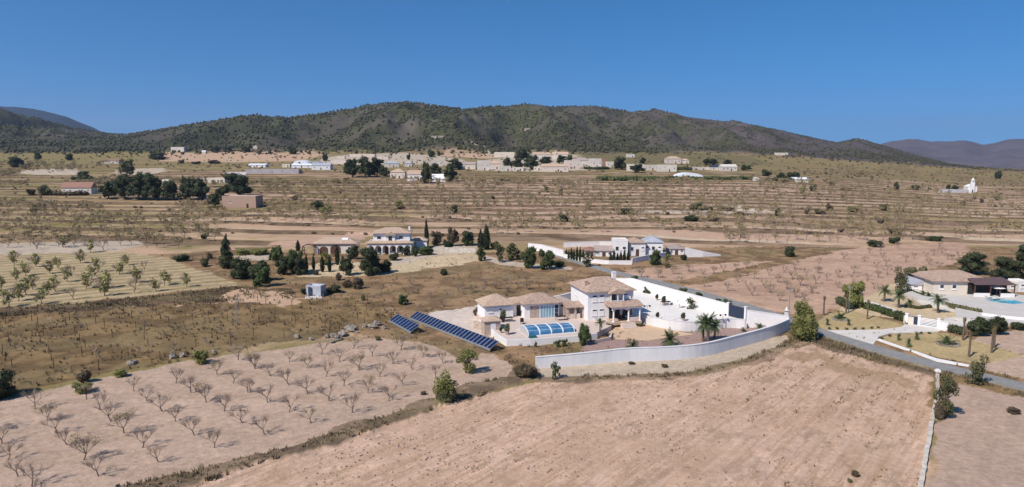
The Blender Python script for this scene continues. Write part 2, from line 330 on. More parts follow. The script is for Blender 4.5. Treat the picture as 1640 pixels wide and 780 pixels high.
def ground_mesh():
    ys = np.concatenate([np.array([-60, -30, 0, 15, 30]), np.arange(40, 235, .42), np.geomspace(235, 1000, 370), np.geomspace(1004, 3300, 150), np.geomspace(3400, 12000, 24)])
    nc = 860
    s = np.linspace(-1, 1, nc); s = s*.86+np.sign(s)*.34*np.abs(s)**6
    S, Y = np.meshgrid(s, ys); X = S*(np.maximum(Y, 0)+60)
    Z = hb(X, Y)
    n1 = fbm(X/3., Y/3., 21, 3); n2 = fbm(X/3.+50, Y/3.+9, 22, 3)
    n3 = fbm(X/14., Y/14., 23, 4); n4 = fbm(X/45., Y/30., 24, 4)
    nh = fbm(X/60., Y/85., 25, 5); nb = fbm(X/1.1, Y/1.1, 26, 3)
    def c(k): return np.array(C_[k])
    def mix(a, b, t): return a*(1-t[..., None])+b*t[..., None]
    # plain and terraces
    col = mix(c('tread'), c('plain'), sm(.42, .60, n4+.25*(n3-.5)))
    pq = 820+1093*X/np.maximum(Y, 60)
    col = mix(col, c('plain'), np.clip(sm(520, 640, Y)*.85+sm(330, 460, Y)*sm(.4, .6, n3)*.5, 0, 1))
    col = mix(col, np.array([.49, .325, .24]), sm(520, 760, pq)*(1-sm(1250, 1500, pq)*.6)*sm(205, 230, Y)*(1-sm(430, 500, Y))*.6)
    col = mix(col, c('plain')*np.array([.95, 1.0, .9]), sm(450, 100, pq)*sm(205, 260, Y)*.55)
    col = mix(col, c('scrubF'), sm(.55, .7, fbm(X/70, Y/25, 31, 3))*.6*sm(205, 235, Y))
    u = terr(X, Y); fr = u-np.floor(u); k = np.floor(u)
    wb = .42+.42*_h(k, k*0, 3)+.25*(n3-.5)+.2*(fbm(X/50., Y/50., 33, 2)-.5)
    bk = sm(wb-.05, wb+.05, fr)*(1-sm(.985, 1.0, fr)*.5)*sm(205, 225, Y)*(1-sm(560, 800, Y)*.6)
    bc = mix(c('bank'), c('bank')*1.5, sm(.35, .65, n1))
    col = mix(col, bc, bk*(.75+.25*sm(.35,.6,n3)))
    lip = sm(.0, .03, fr)*(1-sm(.10, .22, fr))*sm(205, 225, Y)*(1-sm(450, 560, Y))
    col = mix(col, np.minimum(col*1.35, .55), lip*.85)
    JX = X+0; 
    bump = np.zeros_like(X); soil = np.zeros_like(X)
    polys = {}
    for name, ck, j, pts in REG:
        P = gpoly(pts); polys[name] = P
        jx = (n1-.5)*2*j*2.2; jy = (n2-.5)*2*j*2.2
        m = inpoly(X+jx, Y+jy, P)
        if not m.any(): continue
        v = .93+.14*n3[m]+.10*(nb[m]-.5)
        cc = c(ck)[None, :]*v[:, None]
        if name in ('greenD', 'pathgreen', 'greenfield'):
            a = sm(.40, .62, n3[m])[:, None]*.6; cc = col[m]*(1-a)+cc*a
        col[m] = cc
        if name in ('vine', 'bankC', 'bankE', 'vergeW', 'vergeH', 'scrub_mid', 'estate_ground', 'roadside'):
            t = sm(.38, .62, n1[m])[:, None]; col[m] = col[m]*(.72+.5*t)
            g = sm(.5, .72, fbm(X[m]/9, Y[m]/7, 41, 3))[:, None]*.45
            col[m] = col[m]*(1-g)+np.array([.21, .165, .085])*g
            bump[m] = .16*(nb[m]-.5)+.25*(n1[m]-.4)
            if name in ('bankC',): bump[m] += .25
        if name in ('fieldA', 'orchG', 'orchB', 'fieldH', 'orchE', 'orchG2'): soil[m] = 1
        if name == 'fieldA':
            a = X[m]*.65+Y[m]*.76; b = X[m]*.76-Y[m]*.65
            st = fbm(a/7., b/.75, 51, 4); st2 = fbm(a/26., b/2.6, 52, 3); bl = fbm(a/5., b/2.2, 53, 4)
            t = sm(.45, .60, st2*.55+st*.45+.06*sm(10, 45, X[m])-.01)[:, None]*.18
            cc = col[m]*(1-t)+np.array([.37, .245, .155])*t
            t2 = (sm(.54, .64, st*.6+bl*.4))[:, None]*.0; cc = cc*(1-t2)+np.array([.245, .165, .11])*t2
            t3 = (sm(.56, .72, fbm(a/16., b/3.2, 54, 3))*sm(25, 45, X[m]))[:, None]*.15; cc = cc*(1-t3)+np.array([.25, .19, .11])*t3
            t4 = sm(.62, .70, fbm(a/1.6, b/1.1, 57, 3))[:, None]*.35; cc = cc*(1-t4)+np.array([.15, .105, .06])*t4
            t5 = sm(.50, .68, fbm(X[m]/22, Y[m]/13, 58, 3))[:, None]*.15; cc = cc*(1-t5)+np.array([.47, .325, .25])*t5
            col[m] = cc; bump[m] = .10*(st-.5)+.10*(bl-.5)+.06*np.sin(b*2*math.pi/.9+3*st)
        if name == 'orchB':
            st = fbm(X[m]/9., Y[m]/1.6, 55, 3); t = sm(.45, .65, st)[:, None]*.25
            col[m] = col[m]*(1-t)+np.array([.33, .235, .15])*t; bump[m] = .05*(nb[m]-.5)
        if name in ('orchG', 'orchG2'):
            st = fbm(X[m]/14., Y[m]/3., 56, 3); t = sm(.5, .7, st)[:, None]*.4
            col[m] = col[m]*(1-t)+np.array([.30, .185, .13])*t
        if name == 'orchE':
            l = G(0, 493); r = G(385, 456)
            dn = math.atan2(r.y-l.y, r.x-l.x); b = -X[m]*math.sin(dn)+Y[m]*math.cos(dn)
            t = (sm(.2, .8, .5+.5*np.sin(b*2*math.pi/4.7+2.5*(n3[m]-.5)))*(.35+.8*n1[m]))[:, None]*.75
            col[m] = col[m]*(1-t)+np.array([.22, .175, .07])*t
        if name in ('beigeW', 'sandV', 'ochreL', 'ochreR'): bump[m] = 0
    fm = np.zeros_like(X); fm[inpoly(X+(n1-.5)*2, Y+(n2-.5)*2, polys['fieldA'])] = 1
    for pts in ([(1300, 534), (1330, 527), (1413, 526.5), (1450, 518), (1462, 512), (1520, 526), (1505, 537), (1445, 538), (1402, 546), (1395, 560), (1370, 555)], [(1505, 508), (1545, 503), (1580, 503), (1610, 522), (1560, 525), (1505, 530)],
                [(1445, 466), (1456, 460), (1485, 479), (1545, 496), (1535, 504), (1470, 490)], [(484, 472), (520, 471), (524, 482), (480, 482)]):
        bump[inpoly(X, Y, gpoly(pts))] = -.06
    L = np.array([G(a, b)[:2] for a, b in LANEPX])
    for a, b in zip(L[:-1], L[1:]):
        mk = np.abs(Y-(a[1]+b[1])/2) < 40; xx = X[mk]; yy = Y[mk]; ab = b-a; t = np.clip(((xx-a[0])*ab[0]+(yy-a[1])*ab[1])/(ab@ab), 0, 1)
        d = np.hypot(xx-a[0]-t*ab[0], yy-a[1]-t*ab[1]); q = bump[mk]; q[d < 2.6] = -.08; bump[mk] = q
    Z = Z+bump
    # hills
    hm = sm(925, 985, Y+40*(n3-.5)*2)
    g = sm(.36, .60, nh+.10*sm(1250, 600, pq)-.09*sm(700, 1000, pq)+.25*(n3-.5))
    hc = mix(c('hillrock')*(1+.0*nh[..., None]), c('hillgreen'), g)
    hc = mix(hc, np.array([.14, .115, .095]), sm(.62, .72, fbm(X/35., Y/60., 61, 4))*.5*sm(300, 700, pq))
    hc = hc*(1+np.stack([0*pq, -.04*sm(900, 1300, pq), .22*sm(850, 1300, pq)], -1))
    hc = hc*(.8+.4*n3)[..., None]
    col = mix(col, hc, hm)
    # pale dirt track up the centre hill
    P = [G(752, 226), G(770, 234), G(780, 236), G(784, 245), G(798, 252)]
    for a, b in zip(P[:-1], P[1:]):
        ab = b.xy-a.xy; L2 = ab.length_squared+1e-6
        t = np.clip(((X-a.x)*ab.x+(Y-a.y)*ab.y)/L2, 0, 1)
        d = np.hypot((X-a.x-t*ab.x), (Y-a.y-t*ab.y)/3)
        mk = d < 3.2; col[mk] = (.42, .33, .25)
    H, W = X.shape
    V = np.stack([X, Y, Z], -1).reshape(-1, 3)
    idx = np.arange(H*W).reshape(H, W)
    Fc = np.stack([idx[:-1, :-1], idx[:-1, 1:], idx[1:, 1:], idx[1:, :-1]], -1).reshape(-1, 4)
    m = bpy.data.materials.new('ground_soil'); m.use_nodes = True; t = m.node_tree; b = t.nodes['Principled BSDF']
    b.inputs['Roughness'].default_value = .95; b.inputs['Specular IOR Level'].default_value = .1
    at = t.nodes.new('ShaderNodeVertexColor'); at.layer_name = 'Col'
    geo = t.nodes.new('ShaderNodeNewGeometry')
    def noise(sc, det, rot=0, st=(1, 1, 1), ro=.7):
        mp = t.nodes.new('ShaderNodeMapping'); mp.vector_type = 'TEXTURE'; mp.inputs['Scale'].default_value = st; mp.inputs['Rotation'].default_value = (0, 0, rot)
        n = t.nodes.new('ShaderNodeTexNoise'); n.inputs['Scale'].default_value = sc; n.inputs['Detail'].default_value = det; n.inputs['Roughness'].default_value = ro
        t.links.new(geo.outputs['Position'], mp.inputs[0]); t.links.new(mp.outputs[0], n.inputs['Vector']); return n
    na = noise(1.3, 8); nb_ = noise(.22, 6); nc_ = noise(1.1, 6, R(49.5), (6, 1, 1)); nd_ = noise(1.5, 6, R(50.5), (17, 1, 1), .8); nf_ = noise(.12, 4, R(49.5), (2, 1, 1)); ne_ = noise(2.6, 5, R(30), (2.2, 1, 1), .8)
    def mul(prev, n, lo, hi, a=.3, bb=.7):
        mr = t.nodes.new('ShaderNodeMapRange'); mr.inputs[1].default_value = a; mr.inputs[2].default_value = bb; mr.inputs[3].default_value = lo; mr.inputs[4].default_value = hi
        t.links.new(n.outputs[0], mr.inputs[0])
        vm = t.nodes.new('ShaderNodeVectorMath'); vm.operation = 'SCALE'; t.links.new(prev, vm.inputs[0]); t.links.new(mr.outputs[0], vm.inputs['Scale']); return vm.outputs[0]
    o = mul(at.outputs[0], na, .78, 1.2); o = mul(o, nb_, .86, 1.14); o = mul(o, nc_, .90, 1.1)
    def streak(prev, n, lo, hi, amt, colr, mask=None):
        mr = t.nodes.new('ShaderNodeMapRange'); mr.inputs[1].default_value = lo; mr.inputs[2].default_value = hi; mr.inputs[3].default_value = 0; mr.inputs[4].default_value = amt
        t.links.new(n.outputs[0], mr.inputs[0]); ml = t.nodes.new('ShaderNodeMath'); ml.operation = 'MULTIPLY'
        t.links.new(mr.outputs[0], ml.inputs[0]); t.links.new(fat.outputs['Fac'], ml.inputs[1])
        if mask:
            m3 = t.nodes.new('ShaderNodeMapRange'); m3.inputs[1].default_value = .30; m3.inputs[2].default_value = .56; t.links.new(mask.outputs[0], m3.inputs[0])
            m4 = t.nodes.new('ShaderNodeMath'); m4.operation = 'MULTIPLY'; t.links.new(ml.outputs[0], m4.inputs[0]); t.links.new(m3.outputs[0], m4.inputs[1]); ml = m4
        mx = t.nodes.new('ShaderNodeMixRGB'); t.links.new(ml.outputs[0], mx.inputs[0]); t.links.new(prev, mx.inputs[1]); mx.inputs[2].default_value = (*colr, 1); return mx.outputs[0]
    fat = t.nodes.new('ShaderNodeAttribute'); fat.attribute_name = 'furrow'
    o = streak(o, nf_, .47, .60, .5, (.44, .29, .19)); ng_ = noise(.09, 4, R(49.5), (2.5, 1, 1), .7); o = streak(o, nd_, .48, .57, .72, (.38, .245, .155), ng_); o = streak(o, ne_, .61, .67, .5, (.225, .15, .10)); o = streak(o, nd_, .45, .38, .35, (.58, .44, .35))
    t.links.new(o, b.inputs['Base Color'])
    bp = t.nodes.new('ShaderNodeBump'); bp.inputs['Strength'].default_value = .6; bp.inputs['Distance'].default_value = .35
    t.links.new(na.outputs[0], bp.inputs['Height']); t.links.new(bp.outputs[0], b.inputs['Normal'])
    me = npmesh('ground', V, Fc, m, smooth=True, col=col.reshape(-1, 3))
    fa = me.attributes.new('furrow', 'FLOAT', 'POINT'); fa.data.foreach_set('value', fm.ravel().astype(np.float32))
    tag(link('ground', me), kind='structure')
    return polys
POLY = ground_mesh()

# far mountains
def mountain(name, sil, Dr, base, c1, c2, seed, depth):
    xs = [a for a, b in sil]; zs = [ray(a, b)[1] for a, b in sil]
    pxs = np.linspace(xs[0], xs[-1], 420); ts = np.linspace(0, 1.6, 70)
    P, T = np.meshgrid(pxs, ts); q = (P-820)/(1093*1.0088)
    Y = Dr-depth+T*depth; X = q*Y
    Zr = HC+np.interp(P, xs, zs)*Dr
    tt = np.clip(T, 0, 1)
    n = fbm(X/700., Y/900., seed, 5)-.5; rg = np.abs(2*fbm(X/420., Y/900., seed+4, 4)-1)
    amp = np.maximum(Zr-base, 40)
    Z = base+(Zr-base)*(.35*tt+.65*tt*tt*(3-2*tt))+amp*(.6*n-.35*rg+.1)*tt*(1-tt**3)
    Z = np.where(T > 1, Zr-(T-1)*depth*.35, Z)+14*(fbm(X/90., Y/90., seed+9, 3)-.5)*tt
    H, W = X.shape; idx = np.arange(H*W).reshape(H, W)
    Fc = np.stack([idx[:-1, :-1], idx[:-1, 1:], idx[1:, 1:], idx[1:, :-1]], -1).reshape(-1, 4)
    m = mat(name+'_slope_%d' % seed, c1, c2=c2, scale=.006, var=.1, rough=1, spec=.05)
    me = npmesh(name, np.stack([X, Y, Z], -1).reshape(-1, 3), Fc, m, smooth=True)
    tag(link(name, me), kind='structure')
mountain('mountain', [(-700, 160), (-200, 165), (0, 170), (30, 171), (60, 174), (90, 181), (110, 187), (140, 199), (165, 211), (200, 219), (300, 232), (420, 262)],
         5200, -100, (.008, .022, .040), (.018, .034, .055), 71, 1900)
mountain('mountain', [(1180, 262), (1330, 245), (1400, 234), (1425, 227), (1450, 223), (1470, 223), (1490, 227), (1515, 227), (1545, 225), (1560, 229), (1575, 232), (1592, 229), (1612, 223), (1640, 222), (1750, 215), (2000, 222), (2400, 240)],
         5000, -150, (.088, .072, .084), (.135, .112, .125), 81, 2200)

# ------------------------------------------------------------------ tree and plant meshes (unit size, shared by copies)
rng = np.random.default_rng(11)
def leafcloud(lumps, n, size, flat=0.0, seed=0):
    """n leaf-sized quads spread through ellipsoid lumps (cx,cy,cz,rx,ry,rz)"""
    g = np.random.default_rng(seed); L = np.array(lumps, float)
    vol = (L[:, 3]*L[:, 4]*L[:, 5])**.67; w_ = vol/vol.sum()
    k = g.choice(len(L), n, p=w_)
    d = g.normal(size=(n, 3)); d /= np.linalg.norm(d, axis=1)[:, None]
    r = g.uniform(.72, 1.2, n)[:, None]; r[g.random(n) < .3] *= .75
    c = L[k, :3]+d*r*L[k, 3:6]
    a = g.normal(size=(n, 3)); a[:, 2] *= (1-flat); a /= np.linalg.norm(a, axis=1)[:, None]
    b = np.cross(a, g.normal(size=(n, 3))); b /= np.linalg.norm(b, axis=1)[:, None]
    s = (size*g.uniform(.6, 1.4, n))[:, None]
    V = np.stack([c-a*s-b*s*.6, c+a*s-b*s*.6, c+a*s+b*s*.6, c-a*s+b*s*.6], 1).reshape(-1, 3)
    return V, np.arange(4*n).reshape(-1, 4)
def ico_lump(c, r, g, rough=.18):
    """a rough inner mass that keeps a dense crown from being see-through"""
    n, m = 7, 10; V = []; Fq = []
    for i in range(n+1):
        th = math.pi*i/n
        for j in range(m):
            ph = 2*math.pi*j/m; k = 1+g.uniform(-rough, rough)
            V.append((c[0]+r[0]*k*math.sin(th)*math.cos(ph), c[1]+r[1]*k*math.sin(th)*math.sin(ph), c[2]+r[2]*k*math.cos(th)))
    for i in range(n):
        for j in range(m): Fq.append((i*m+j, (i+1)*m+j, (i+1)*m+(j+1) % m, i*m+(j+1) % m))
    return np.array(V), np.array(Fq)
def lumps_for(kind, g):
    if kind == 'bush':
        L = [(0, 0, .34, .34, .34, .34)]
        for k in range(13):
            a = g.uniform(0, 6.28); r = g.uniform(.12, .34); q_ = g.uniform(.10, .24); L.append((r*math.cos(a), r*math.sin(a), g.uniform(.2, .75), q_, q_, q_*1.15))
        L = [(x, y, z, a, b, min(c, z+.02)) for x, y, z, a, b, c in L]
    elif kind == 'pine':
        L = [(0, 0, .66, .26, .26, .28), (0, 0, .42, .3, .3, .24)]
        for k in range(18):
            a = g.uniform(0, 6.28); r = g.uniform(.12, .40); s = g.uniform(.12, .2)
            L.append((r*math.cos(a), r*math.sin(a), min(.86, max(.2, g.uniform(.2, .98)*(1.05-1.1*r*r*2))), s, s, s*g.uniform(.7, 1.1)))
    elif kind == 'tree':
        L = [(0, 0, .5, .3, .3, .36)]
        for k in range(16):
            a = g.uniform(0, 6.28); r = g.uniform(.12, .38); s = g.uniform(.09, .19)
            L.append((r*math.cos(a), r*math.sin(a), g.uniform(.16, .86), s, s, s*g.uniform(.8, 1.3)))
    elif kind == 'open':
        L = []
        for k in range(17):
            a = g.uniform(0, 6.28); r = g.uniform(.05, .40); s = g.uniform(.07, .17)
            L.append((r*math.cos(a), r*math.sin(a), g.uniform(.16, .92), s, s, s*1.1))
    elif kind == 'cypress':
        L = [(g.uniform(-.04, .04), g.uniform(-.04, .04), z, .5*f, .5*f, .13) for z, f in
             ((.10, .62), (.2, .85), (.3, .98), (.4, 1), (.5, .95), (.6, .85), (.7, .7), (.8, .52), (.88, .34), (.95, .18))]
    elif kind == 'conifer':
        L = []
        for z, f in ((.12, .8), (.22, 1), (.32, .9), (.42, .85), (.52, .7), (.62, .6), (.72, .48), (.8, .36), (.88, .25), (.95, .13)):
            for j in range(3):
                a = g.uniform(0, 6.28); L.append((.22*f*math.cos(a), .22*f*math.sin(a), z+g.uniform(-.03, .03), .27*f, .27*f, .08))
    return L
CM = {}
def crown_mesh(kind, mk, lod, seed):
    key = (kind, mk, lod, seed)
    if key in CM: return CM[key]
    g = np.random.default_rng(seed*31+len(kind)*7); L = lumps_for(kind, g)
    n = {0: 320, 1: 1100, 2: 3600}[lod]; sz = {0: .058, 1: .034, 2: .020}[lod]
    if kind == 'open': n = int(n*.7)
    if kind in ('cypress',): sz *= 1.4
    V, Fq = leafcloud(L, n, sz, seed=seed)
    if kind == 'open': Lc = []
    else: Lc = L
    for l in Lc:
        v, f = ico_lump(l[:3], (l[3]*.78, l[4]*.78, l[5]*.78), g, .28); Fq = np.concatenate([Fq, f+len(V)]); V = np.concatenate([V, v])
    V[:, 2] = np.maximum(V[:, 2], -.01)
    me = npmesh('crown', V, Fq, M[mk]); CM[key] = me; return me
TM = {}
def trunk_mesh(kind, seed):
    key = (kind, seed)
    if key in TM: return TM[key]
    g = random.Random(seed); b = MB()
    h = .42
    b.tube((0, 0, -.03), (.01, 0, h), .045, .03, 7)
    for k in range(5):
        a = g.uniform(0, 6.28); l = g.uniform(.2, .32)
        b.tube((.01, 0, h*g.uniform(.6, 1)), (l*math.cos(a), l*math.sin(a), g.uniform(.55, .75)), .022, .008, 5)
    me = b.mesh('trunk', M['bark'], True); TM[key] = me; return me
BARE = {}
def bare_meshes(seed, lod=1):
    """bare almond: short trunk forking into rising limbs, then fine twigs"""
    if (seed, lod) in BARE: return BARE[(seed, lod)]
    g = random.Random(seed); tb = MB(); tw = MB()
    lean = (g.uniform(-.08, .08), g.uniform(-.08, .08))
    h0 = g.uniform(.16, .24); top = Vector((lean[0], lean[1], h0))
    tb.tube((0, 0, -.04), top, .025, .018, 7 if lod else 4)
    n1 = g.randint(4, 5); ns = 5 if lod else 3
    for i in range(n1):
        a = 2*math.pi*i/n1+g.uniform(-.4, .4); tilt = g.uniform(.45, .95)
        d = Vector((math.cos(a)*math.sin(tilt), math.sin(a)*math.sin(tilt), math.cos(tilt)))
        p1 = top+d*g.uniform(.22, .30); tb.tube(top, p1, .012, .0075, ns, False)
        for j in range(4 if lod else 3):
            d2 = (d+Vector((g.uniform(-.6, .6), g.uniform(-.6, .6), g.uniform(-.1, .5)))).normalized()
            p2 = p1+d2*g.uniform(.16, .26); tb.tube(p1, p2, .006, .004, 4 if lod else 3, False)
            for k in range(4 if lod else 3):
                d3 = (d2+Vector((g.uniform(-.7, .7), g.uniform(-.7, .7), g.uniform(-.2, .6)))).normalized()
                s = p1+(p2-p1)*g.uniform(.3, 1); p3 = s+d3*g.uniform(.1, .22); tw.tube(s, p3, .0038, .0025, 3, False)
                for q in range(4 if lod else 2):
                    d4 = (d3+Vector((g.uniform(-.8, .8), g.uniform(-.8, .8), g.uniform(-.3, .6)))).normalized()
                    s4 = s+(p3-s)*g.uniform(.2, 1); tw.tube(s4, s4+d4*g.uniform(.06, .15), .0026, .0016, 3, False)
    tm = tb.mesh('trunk', M['bark']); cm = tw.mesh('crown', M['twig'])
    L = []
    for i in range(12):
        a = g.uniform(0, 6.28); r = g.uniform(.15, .42); L.append((r*math.cos(a), r*math.sin(a), g.uniform(.5, .95), .13, .13, .1))
    V, Fq = leafcloud(L, 420 if lod else 260, .016 if lod else .034, seed=seed); lm = npmesh('leaves', V, Fq, M['bud'])
    BARE[(seed, lod)] = (tm, cm, lm); return BARE[(seed, lod)]

LAND = [(980, 490, 'the two-storey white villa'), (790, 485, 'the square tiled outbuilding'), (730, 530, 'the long solar row'), (645, 515, 'the short solar row'),
 (880, 525, 'the glazed pool cover'), (1180, 505, 'the dark sliding gate'), (1060, 580, 'the curved grey wall'), (620, 385, 'the arcaded cream villa'),
 (523, 392, 'the arched garage wing'), (1020, 395, 'the white courtyard villa'), (880, 400, 'the long white garden wall'), (505, 465, 'the grey pump hut'),
 (385, 320, 'the raw brick barn'), (120, 300, 'the red-roofed farmhouse'), (663, 282, 'the tan-roofed shed'), (703, 285, 'the white-roofed shed'), (1105, 280, 'the pale domed greenhouse'),
 (1557, 298, 'the white chapel'), (1530, 455, 'the brown-roofed ranch house'), (1490, 515, 'the slatted entrance gate'), (1600, 483, 'the turquoise pool'),
 (1281, 288, 'the low white farmhouse'), (1127, 403, 'the tapering white wall'), (635, 278, 'the tan farmhouse'), (435, 270, 'the lavender warehouse'), (590, 262, 'the wide pine clump'),
 (888, 268, 'the long village house'), (897, 246, 'the church'), (1078, 257, 'the pink hillside house'), (1165, 268, 'the blue-roofed house'), (370, 400, 'the tall dark conifer'),
 (203, 266, 'the lone pale-trunked tree'), (730, 398, 'the pale stone terrace wall'), (1215, 286, 'the tiny tan hut'), (383, 295, 'the rounded dark pine')]
USED = set()
def uniq(desc, px, py):
    c = sorted(LAND, key=lambda l: math.hypot(l[0]-px, (l[1]-py)*2))[:9]
    for amb in ('', 'farther ', 'farthest '):
        for lx, ly, ph in c:
            dx, dy = px-lx, (py-ly)*2
            if abs(dx) > abs(dy)*.8: rel = 'right of' if dx > 0 else 'left of'
            else: rel = 'in front of' if dy > 0 else 'behind'
            t = f'{desc} {amb}{rel} {ph}'
            if t not in USED and len(t.split()) <= 16: USED.add(t); return t
    raise Exception('label '+desc)
ORD = ['first', 'second', 'third', 'fourth', 'fifth', 'sixth', 'seventh', 'eighth', 'ninth', 'tenth', 'eleventh', 'twelfth', 'thirteenth', 'fourteenth', 'fifteenth', 'sixteenth', 'seventeenth', 'eighteenth', 'nineteenth', 'twentieth']
def dist(p): return p.y
def grow(kind, mk, name, px0, px1, yt, yb, desc, cat='tree', group=None, rz=None, label=None):
    """a tree or bush standing where its base meets the ground; size measured from the photograph"""
    p = G((px0+px1)/2, yb); k = p.y*1.0/F
    wd = (px1-px0)*k*1.06; h = (yb-yt)*k*1.02
    pxw = max(px1-px0, yb-yt)*.62
    lod = 2 if pxw > 22 else (1 if pxw > 8 else 0)
    sd = random.randint(1, 4)
    if rz is None: rz = random.uniform(0, 6.28)
    lab = label or uniq(desc, (px0+px1)/2, yb)
    p.z -= .05
    hasT = kind in ('pine', 'tree', 'open', 'conifer') and pxw > 8
    cm = crown_mesh(kind, mk, lod, sd)
    if hasT:
        r = empty(name, p, rz, lab, cat, group)
        link('crown', cm, r, (0, 0, 0), 0, (wd, wd, h)); link('trunk', trunk_mesh(kind, sd), r, (0, 0, 0), 0, (min(wd, h), min(wd, h), h))
    else:
        r = tag(link(name, cm, None, p, rz, (wd, wd, h)), lab, cat, group)
    return r

# ------------------------------------------------------------------ laid surfaces
def strip(name, pts, width, m, dz=.05, thick=.25, label=None):
    """a road laid along ground points, following the terrain"""
    P = [Vector((p[0], p[1], 0)) for p in pts]
    Q = []
    for a, b in zip(P[:-1], P[1:]):
        n = max(1, int((b-a).length/2)); Q += [a+(b-a)*i/n for i in range(n)]
    Q.append(P[-1])
    for _ in range(6): Q = [Q[0]]+[(Q[i-1]+Q[i]*2+Q[i+1])/4 for i in range(1, len(Q)-1)]+[Q[-1]]
    V = []; n = len(Q)
    for i in range(n):
        t = (Q[min(i+1, n-1)]-Q[max(i-1, 0)]).normalized(); s = Vector((t.y, -t.x, 0))*width/2
        wv = .12*math.sin(i*.9)+.1*math.sin(i*.37)
        for q in (Q[i]-s*(1+wv*.3), Q[i]+s*(1+wv*.3)):
            z = float(hb(q.x, q.y)); V += [(q.x, q.y, z+dz+.05), (q.x, q.y, z-thick)]
    Fq = []
    for i in range(n-1):
        a = 4*i; b = a+4
        Fq += [(a, a+2, b+2, b), (a+1, a, b, b+1), (a+2, a+3, b+3, b+2)]
    b = MB().add(V, Fq); o = b.build(name, m, smooth=False); return o
asph = mat('asphalt', (.21, .205, .20), c2=(.28, .27, .26), scale=.8, bump=.3, bscale=8)
lane = [G(a, b)[:2] for a, b in LANEPX]
tag(strip('road', lane, 3.2, asph), kind='structure')
def slab(name, pts, z0, z1, m, kind='structure'):
    b = MB().prism([(p[0], p[1]) for p in pts], z0, z1); o = b.build(name, m)
    if kind: tag(o, kind=kind)
    return o
def gp(pts, z=0): return [GP(a, b, z)[:2] for a, b in pts]
conc = M['concrete']
gravred = mat('red_gravel', (.30, .195, .17), c2=(.38, .26, .225), scale=2, bump=.4)
patio = mat('ochre_paving', (.56, .40, .27), var=.08, scale=1)
pinkterr = mat('pink_paving', (.58, .47, .41), var=.06, scale=1.2)
whiteyard = mat('white_concrete_yard', (.72, .68, .64), var=.05, scale=.4)
# villa estate levels
ZP = .95; ZY = 1.35
slab('red_gravel_bed', gp([(938, 548), (975, 543), (1040, 545), (1085, 536), (1150, 528), (1185, 519), (1195, 515), (1258, 515), (1252, 530), (1160, 556), (1122, 565), (1060, 570), (960, 573), (925, 574)]), -.3, .12, gravred)
slab('ochre_patio', gp([(975, 523), (1030, 520), (1062, 527), (1112, 537), (1056, 544), (1040, 547), (975, 544)]), -.3, .18, patio)
UY = gp([(1024, 505), (1045, 512), (1080, 517), (1115, 519), (1150, 514), (1172, 512), (1196, 516), (1262, 512)], ZY)
back = [GP(1200, 498, ZY)[:2], GP(1165, 503.5, ZY)[:2]]
bw0 = GP(1012, 461.5, ZY); bw1 = GP(1165, 505.5, ZY); bw2 = GP(1193, 513.0, ZY)
UYp = gp([(1010, 505), (1027, 506), (1048, 512), (1080, 516.5), (1113, 518), (1150, 514.5), (1172, 513.5), (1196, 515.5)], ZY)+[bw2[:2], bw1[:2], bw0[:2], GP(960, 462, ZY)[:2], GP(960, 505, ZY)[:2]]
slab('upper_yard', UYp, -.4, ZY, whiteyard)
# pool terrace
PT = gp([(812, 544.6), (850, 543), (929.5, 537.5), (955, 533), (978, 522), (985, 508)], ZP)+[GP(985, 485, ZP)[:2], GP(760, 489, ZP)[:2], GP(768, 512, ZP)[:2], GP(797, 536, ZP)[:2]]
slab('pool_terrace', PT, -.4, ZP, pinkterr)

def wall_line(name, pts, h, t, m, label, cat='wall', z0=None, cap=None, group=None, hs=None):
    """a garden wall along world points; one mesh, with a coping child"""
    n = len(pts); V = []; Vc = []
    P = [Vector((p[0], p[1], 0)) for p in pts]
    base = P[0].copy(); base.z = 0
    for i in range(n):
        d = (P[min(i+1, n-1)]-P[max(i-1, 0)]).normalized(); s = Vector((d.y, -d.x, 0))
        z = (float(hb(P[i].x, P[i].y)) if z0 is None else z0); hh = hs[i] if hs else h
        a = P[i]-base-s*t/2; b = P[i]-base+s*t/2
        V += [(a.x, a.y, z-.4), (a.x, a.y, z+hh), (b.x, b.y, z+hh), (b.x, b.y, z-.4)]
        a = P[i]-base-s*(t/2+.05); b = P[i]-base+s*(t/2+.05)
        Vc += [(a.x, a.y, z+hh+.003), (a.x, a.y, z+hh+.07), (b.x, b.y, z+hh+.07), (b.x, b.y, z+hh+.003)]
    Fq = [(0, 3, 2, 1), (4*n-4, 4*n-3, 4*n-2, 4*n-1)]
    for i in range(n-1):
        a = 4*i; b = a+4
        for k in range(4): Fq.append((a+k, a+(k+1) % 4, b+(k+1) % 4, b+k))
    r = empty(name, base, 0, label, cat, group)
    MB().add(V, Fq).build('wall_body', m, r)
    if cap: MB().add(Vc, Fq).build('coping', cap, r)
    return r
def curve(pts, n=6):
    P = [Vector((p[0], p[1])) for p in pts]; P = [P[0]*2-P[1]]+P+[P[-1]*2-P[-2]]; out = []
    for i in range(1, len(P)-2):
        for k in range(n):
            t = k/n; p0, p1, p2, p3 = P[i-1:i+3]
            out.append(.5*((2*p1)+(-p0+p2)*t+(2*p0-5*p1+4*p2-p3)*t*t+(-p0+3*p1-3*p2+p3)*t**3))
    out.append(P[-2]); return out
FW = curve(gp([(858, 590), (930, 585), (1000, 579), (1060, 577), (1122, 571.5), (1180, 557), (1235, 541), (1263, 529)]))
wall_line('estate_wall', FW, 1.95, .3, M['greywall'], 'long curved pale grey rendered wall along the front of the villa estate', cap=M['greywall'],
          hs=[1.62+.35*min(1, i/14) for i in range(len(FW))])
EW = [GP(1263, 529, 0)[:2], bw2[:2]]
